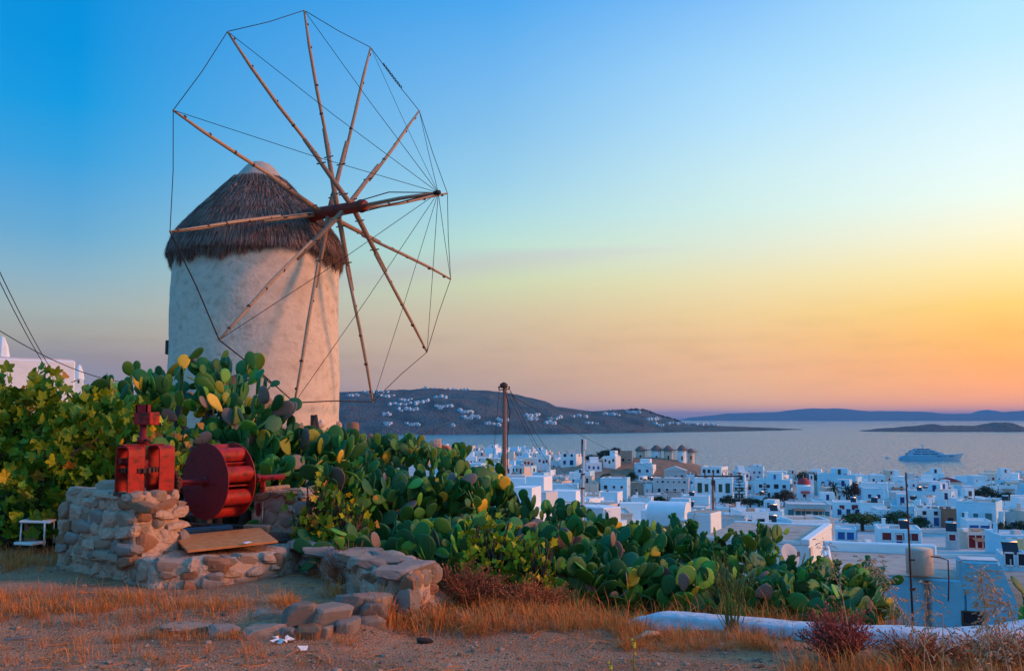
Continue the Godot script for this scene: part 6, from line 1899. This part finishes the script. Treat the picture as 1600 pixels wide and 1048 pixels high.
	part("pane", bx(Vector3(.24, .86, .02)), M.dark_glass, wf, at(Vector3(-.14, 0, .05)))
	var cp := [["pierced white chimney of the house at left picture edge", Vector3(-23.992, 4.023, -45.000), 1.0], ["pierced white chimney tip peeking above fig leaves", Vector3(-23.486, 3.360, -52.000), .8]]
	for c in cp:
		o = thing("chimney", c[0], "chimney", c[1], .4)
		part("stack", bx(Vector3(.62, 1.6, .62) * c[2], .04), M.white_wall, o, at(Vector3(0, -.35, 0) * c[2]))
		st = begin(false)
		lathe(st, [[.36, .44], [.34, .5], [.26, .95], [.10, 1.35], [.02, 1.4]], 8)
		part("cowl", done(st), M.white_wall, o, Transform3D(Basis.from_scale(Vector3.ONE * c[2]), Vector3.ZERO))
		for k in 4: part("vent", bx(Vector3(.12, .22, .04) * c[2], .0), M.dark_glass, o, at(turn_y(k * PI / 2) * Vector3(.0, .25, .315) * c[2], turn_y(k * PI / 2)))

func small_things():
	# the yacht and its tender
	var yp := Vector3(415.01, -40.000, -956.02)
	var o := thing("motor_yacht", "large blue shaded motor yacht anchored in the bay", "yacht", yp, deg_to_rad(-6))
	var st := begin(false)
	var sec := []   # hull sections along x: [x, half beam at deck, half beam at water, deck height]
	for s in [[-30.5, 3.4, 2.6, 2.2], [-29, 4.6, 4.0, 4.4], [-22, 5.2, 4.8, 4.9], [-5, 5.4, 5.0, 5.2], [10, 5.2, 4.4, 5.8], [20, 4.0, 2.6, 6.3], [26, 2.4, .9, 6.6], [30.8, .15, -1.0, 6.9]]:
		sec.append([Vector3(s[0], s[3], s[1]), Vector3(s[0] - (4.6 if s[0] > 30 else (1.6 if s[0] > 25 else 0.0)), -.6, maxf(s[2], .05))])
	for i in 7:
		var a: Array = sec[i]
		var b: Array = sec[i + 1]
		var mz := func(v): return Vector3(v.x, v.y, -v.z)
		quad(st, a[1], b[1], b[0], a[0])
		quad(st, mz.call(b[1]), mz.call(a[1]), mz.call(a[0]), mz.call(b[0]))
		quad(st, a[0], b[0], mz.call(b[0]), mz.call(a[0]))
	quad(st, Vector3(-30.5, -.6, -2.6), Vector3(-30.5, -.6, 2.6), Vector3(-30.5, 2.2, 3.4), Vector3(-30.5, 2.2, -3.4))
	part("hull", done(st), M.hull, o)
	var decks := [["main_deck", -24.0, 14.0, 4.9, 7.3, 4.4, 5.0], ["upper_deck", -21.0, 9.0, 7.35, 9.7, 4.0, 6.5], ["bridge_deck", -17.0, 2.0, 9.75, 11.6, 3.4, 5.0]]
	for d in decks:
		st = begin(false)
		var z: float = d[5]
		var p := [Vector3(d[1], d[3], z), Vector3(d[2], d[3], z), Vector3(d[2] - d[6], d[4], z * .85), Vector3(d[1] + 1.0, d[4], z * .9)]
		var m := []
		for v in p: m.append(Vector3(v.x, v.y, -v.z))
		quad(st, p[0], p[1], p[2], p[3])
		quad(st, m[1], m[0], m[3], m[2])
		quad(st, p[3], p[2], m[2], m[3])
		quad(st, p[1], m[1], m[2], p[2])
		quad(st, m[0], p[0], p[3], m[3])
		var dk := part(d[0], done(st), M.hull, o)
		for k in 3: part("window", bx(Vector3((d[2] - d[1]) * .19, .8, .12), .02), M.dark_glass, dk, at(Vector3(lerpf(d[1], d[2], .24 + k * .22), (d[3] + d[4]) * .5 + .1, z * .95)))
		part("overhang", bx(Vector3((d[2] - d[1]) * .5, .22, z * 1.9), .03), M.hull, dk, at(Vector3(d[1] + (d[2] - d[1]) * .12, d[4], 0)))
	st = begin()
	tube(st, [Vector3(-8, 11.6, 0), Vector3(-8.6, 16.5, 0)], [.55, .25], 6)
	tube(st, [Vector3(-8.6, 16.4, 0), Vector3(-8.7, 20.8, 0)], [.10, .05], 5)
	tube(st, [Vector3(-10.2, 15.0, 0), Vector3(-6.6, 15.4, 0)], .14, 5)
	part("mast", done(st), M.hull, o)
	st = begin()
	lathe(st, [[.02, -.5], [.5, -.3], [.6, .1], [.3, .5], [.02, .6]], 10, at(Vector3(-7.4, 14.4, 0)))
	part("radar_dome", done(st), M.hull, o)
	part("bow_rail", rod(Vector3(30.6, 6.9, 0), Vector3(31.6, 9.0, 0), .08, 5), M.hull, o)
	for k in 3: part("porthole", bx(Vector3(4.0, .55, .1), .02), M.dark_glass, o, at(Vector3(6 + k * 6.0, 4.3, 5.32 - k * .62), turn_y(.09 + .05 * k)))
	o = thing("tender_boat", "tiny motor tender left of the anchored yacht", "boat", Vector3(389.04, -40.000, -1001.38), .3)
	st = begin(false)
	box(st, at(Vector3(0, .5, 0)), Vector3(5.5, 1.1, 2.0), .4)
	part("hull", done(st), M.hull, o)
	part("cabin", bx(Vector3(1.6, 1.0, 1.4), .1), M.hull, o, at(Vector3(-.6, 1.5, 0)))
	# litter and weeds at the front
	var pp := [[438, 1003, "crumpled white paper scrap, leftmost by the stones"], [436, 1008, "flat white paper scrap just below the leftmost one"], [449, 1007, "small torn pinkish white paper scrap"], [460, 1002, "star shaped crumpled white tissue by the stones"], [480, 1015, "long white paper scrap nearest the path"]]
	for e in pp:
		var s: float = 1.6 / (e[1] - 653.0)
		var p: Vector3 = Vector3((e[0] - 800.0) * s, .02, -1500.0 * s)
		p.y = near_ground(p.x, p.z) + .012
		st = begin(false)
		var c := []
		for k in 8: c.append(Vector3(cos(k * .785) * rr(.02, .055), rr(-.008, .03), sin(k * .785) * rr(.015, .04)))
		for k in 8: tri(st, Vector3(0, .022, 0), c[(k + 1) % 8], c[k])
		single("paper_scrap", done(st), M.paper, e[2], "litter", "paper scraps", at(p, turn_y(rr(0, 6))))
	var dw := Vector3(0.971, 0.030, -7.032)
	st = begin()
	tube(st, [Vector3(-.10, .0, .04), Vector3(0, .03, 0), Vector3(.09, .02, -.05)], [.012, .026, .018], 7)
	single("driftwood", done(st), M.pale_wood, "pale piece of wood lying in the dry grass", "wood", "", at(dw))
	single("flat_stone", ROCK[3], M.dark_rock, "dark flat stone on the path below ruined wall", "stone", "", at(Vector3(-0.624, 0.010, -7.041), Basis.from_scale(Vector3(.11, .03, .05))))
	var fl := [["tall yellow flower spike at bottom centre", 982, 1062, 990, 4.6], ["short yellow flower spike left of the tall one", 946, 1062, 1024, 4.6]]
	for e in fl:
		var s: float = e[4] / 1500.0
		var f := Vector3((e[1] - 800.0) * s, 0, -e[4])
		var up: float = 1.6 - (e[3] - 653.0) * s
		f.y = near_ground(f.x, f.z)
		o = thing("flower_spike", e[0], "flower", f)
		st = begin()
		tube(st, [Vector3(0, 0, 0), Vector3(.008, up * .5, 0), Vector3(.015, up - f.y, 0)], [.005, .004, .003], 5)
		part("stem", done(st), M.leaf_bronze, o)
		for k in 14:
			var y := lerpf(up * .25, up, k / 13.0) - f.y
			part("bud", ROCK[k % 6], M.leaf_bronze if k < 11 else M.pad_yellow, o, at(Vector3(.012 + .008 * cos(k * 2.2), y, .008 * sin(k * 2.2)), Basis.from_scale(Vector3.ONE * .014)))
		for k in 5: part("petal", bx(Vector3(.012, .003, .02), .001), M.flower_yellow, o, at(Vector3(.014, up - f.y - .02, 0), turn_y(k * 1.25) * Basis(Vector3.RIGHT, -.6) * Basis.IDENTITY))
	# wild oats that stand before the blue house: [foot px, foot depth, lean, height, full]
	var oats := [["leaning plume of wild oats crossing the blue house", 1478, 4.6, -.42, .94, 110], ["big feathery wild oat head before house window", 1536, 4.4, -.05, .92, 170], ["upright wild oat stalk left of the window", 1424, 4.7, .05, .80, 50], ["short wild oat stalk beneath the rust stain", 1455, 4.5, .02, .70, 40], ["wild oat stalk at right picture edge", 1590, 4.3, -.1, .80, 60], ["arching golden wild oat at the hedge end", 1322, 6.4, -.22, .80, 60], ["slim wild oat stalk beside the feathery head", 1570, 4.3, -.12, .88, 80], ["low wild oat stalk over the white wall", 1500, 4.6, .1, .62, 40]]
	for e in oats:
		var d: float = e[2]
		var f := Vector3((e[1] - 800.0) * d / 1500.0, 0, -d)
		f.y = near_ground(f.x, f.z)
		o = thing("wild_oat", e[0], "grass stalk", f, 0.0, "wild oat stalks")
		var tip := Vector3(e[3] * e[4] * 1.0, e[4], 0)
		var b := Vector3(e[3] * e[4] * .35, e[4] * .55, 0)
		st = begin()
		tube(st, [Vector3.ZERO, b, tip], [.0034, .0026, .0014], 4, false)
		part("stem", done(st), M.straw_gold, o)
		st = begin(false)
		for k in e[5]:
			var q := b.lerp(tip, sqrt(rng.randf()) * 1.05 - .02)
			var g := q + Vector3(rr(-.07, .07), rr(-.05, .03), rr(-.06, .06)) * (1.0 if k % 3 else .6)
			tube(st, [q, g], [.0009, .0006], 3, false)
			box(st, at(g, facing((g - q) + Vector3(0, -.03, 0)) * Basis(Vector3.UP, rr(0, 3))), Vector3(.0055, .021, .003))
		part("seed_head", done(st), M.straw_gold, o).set_meta("kind", "stuff")
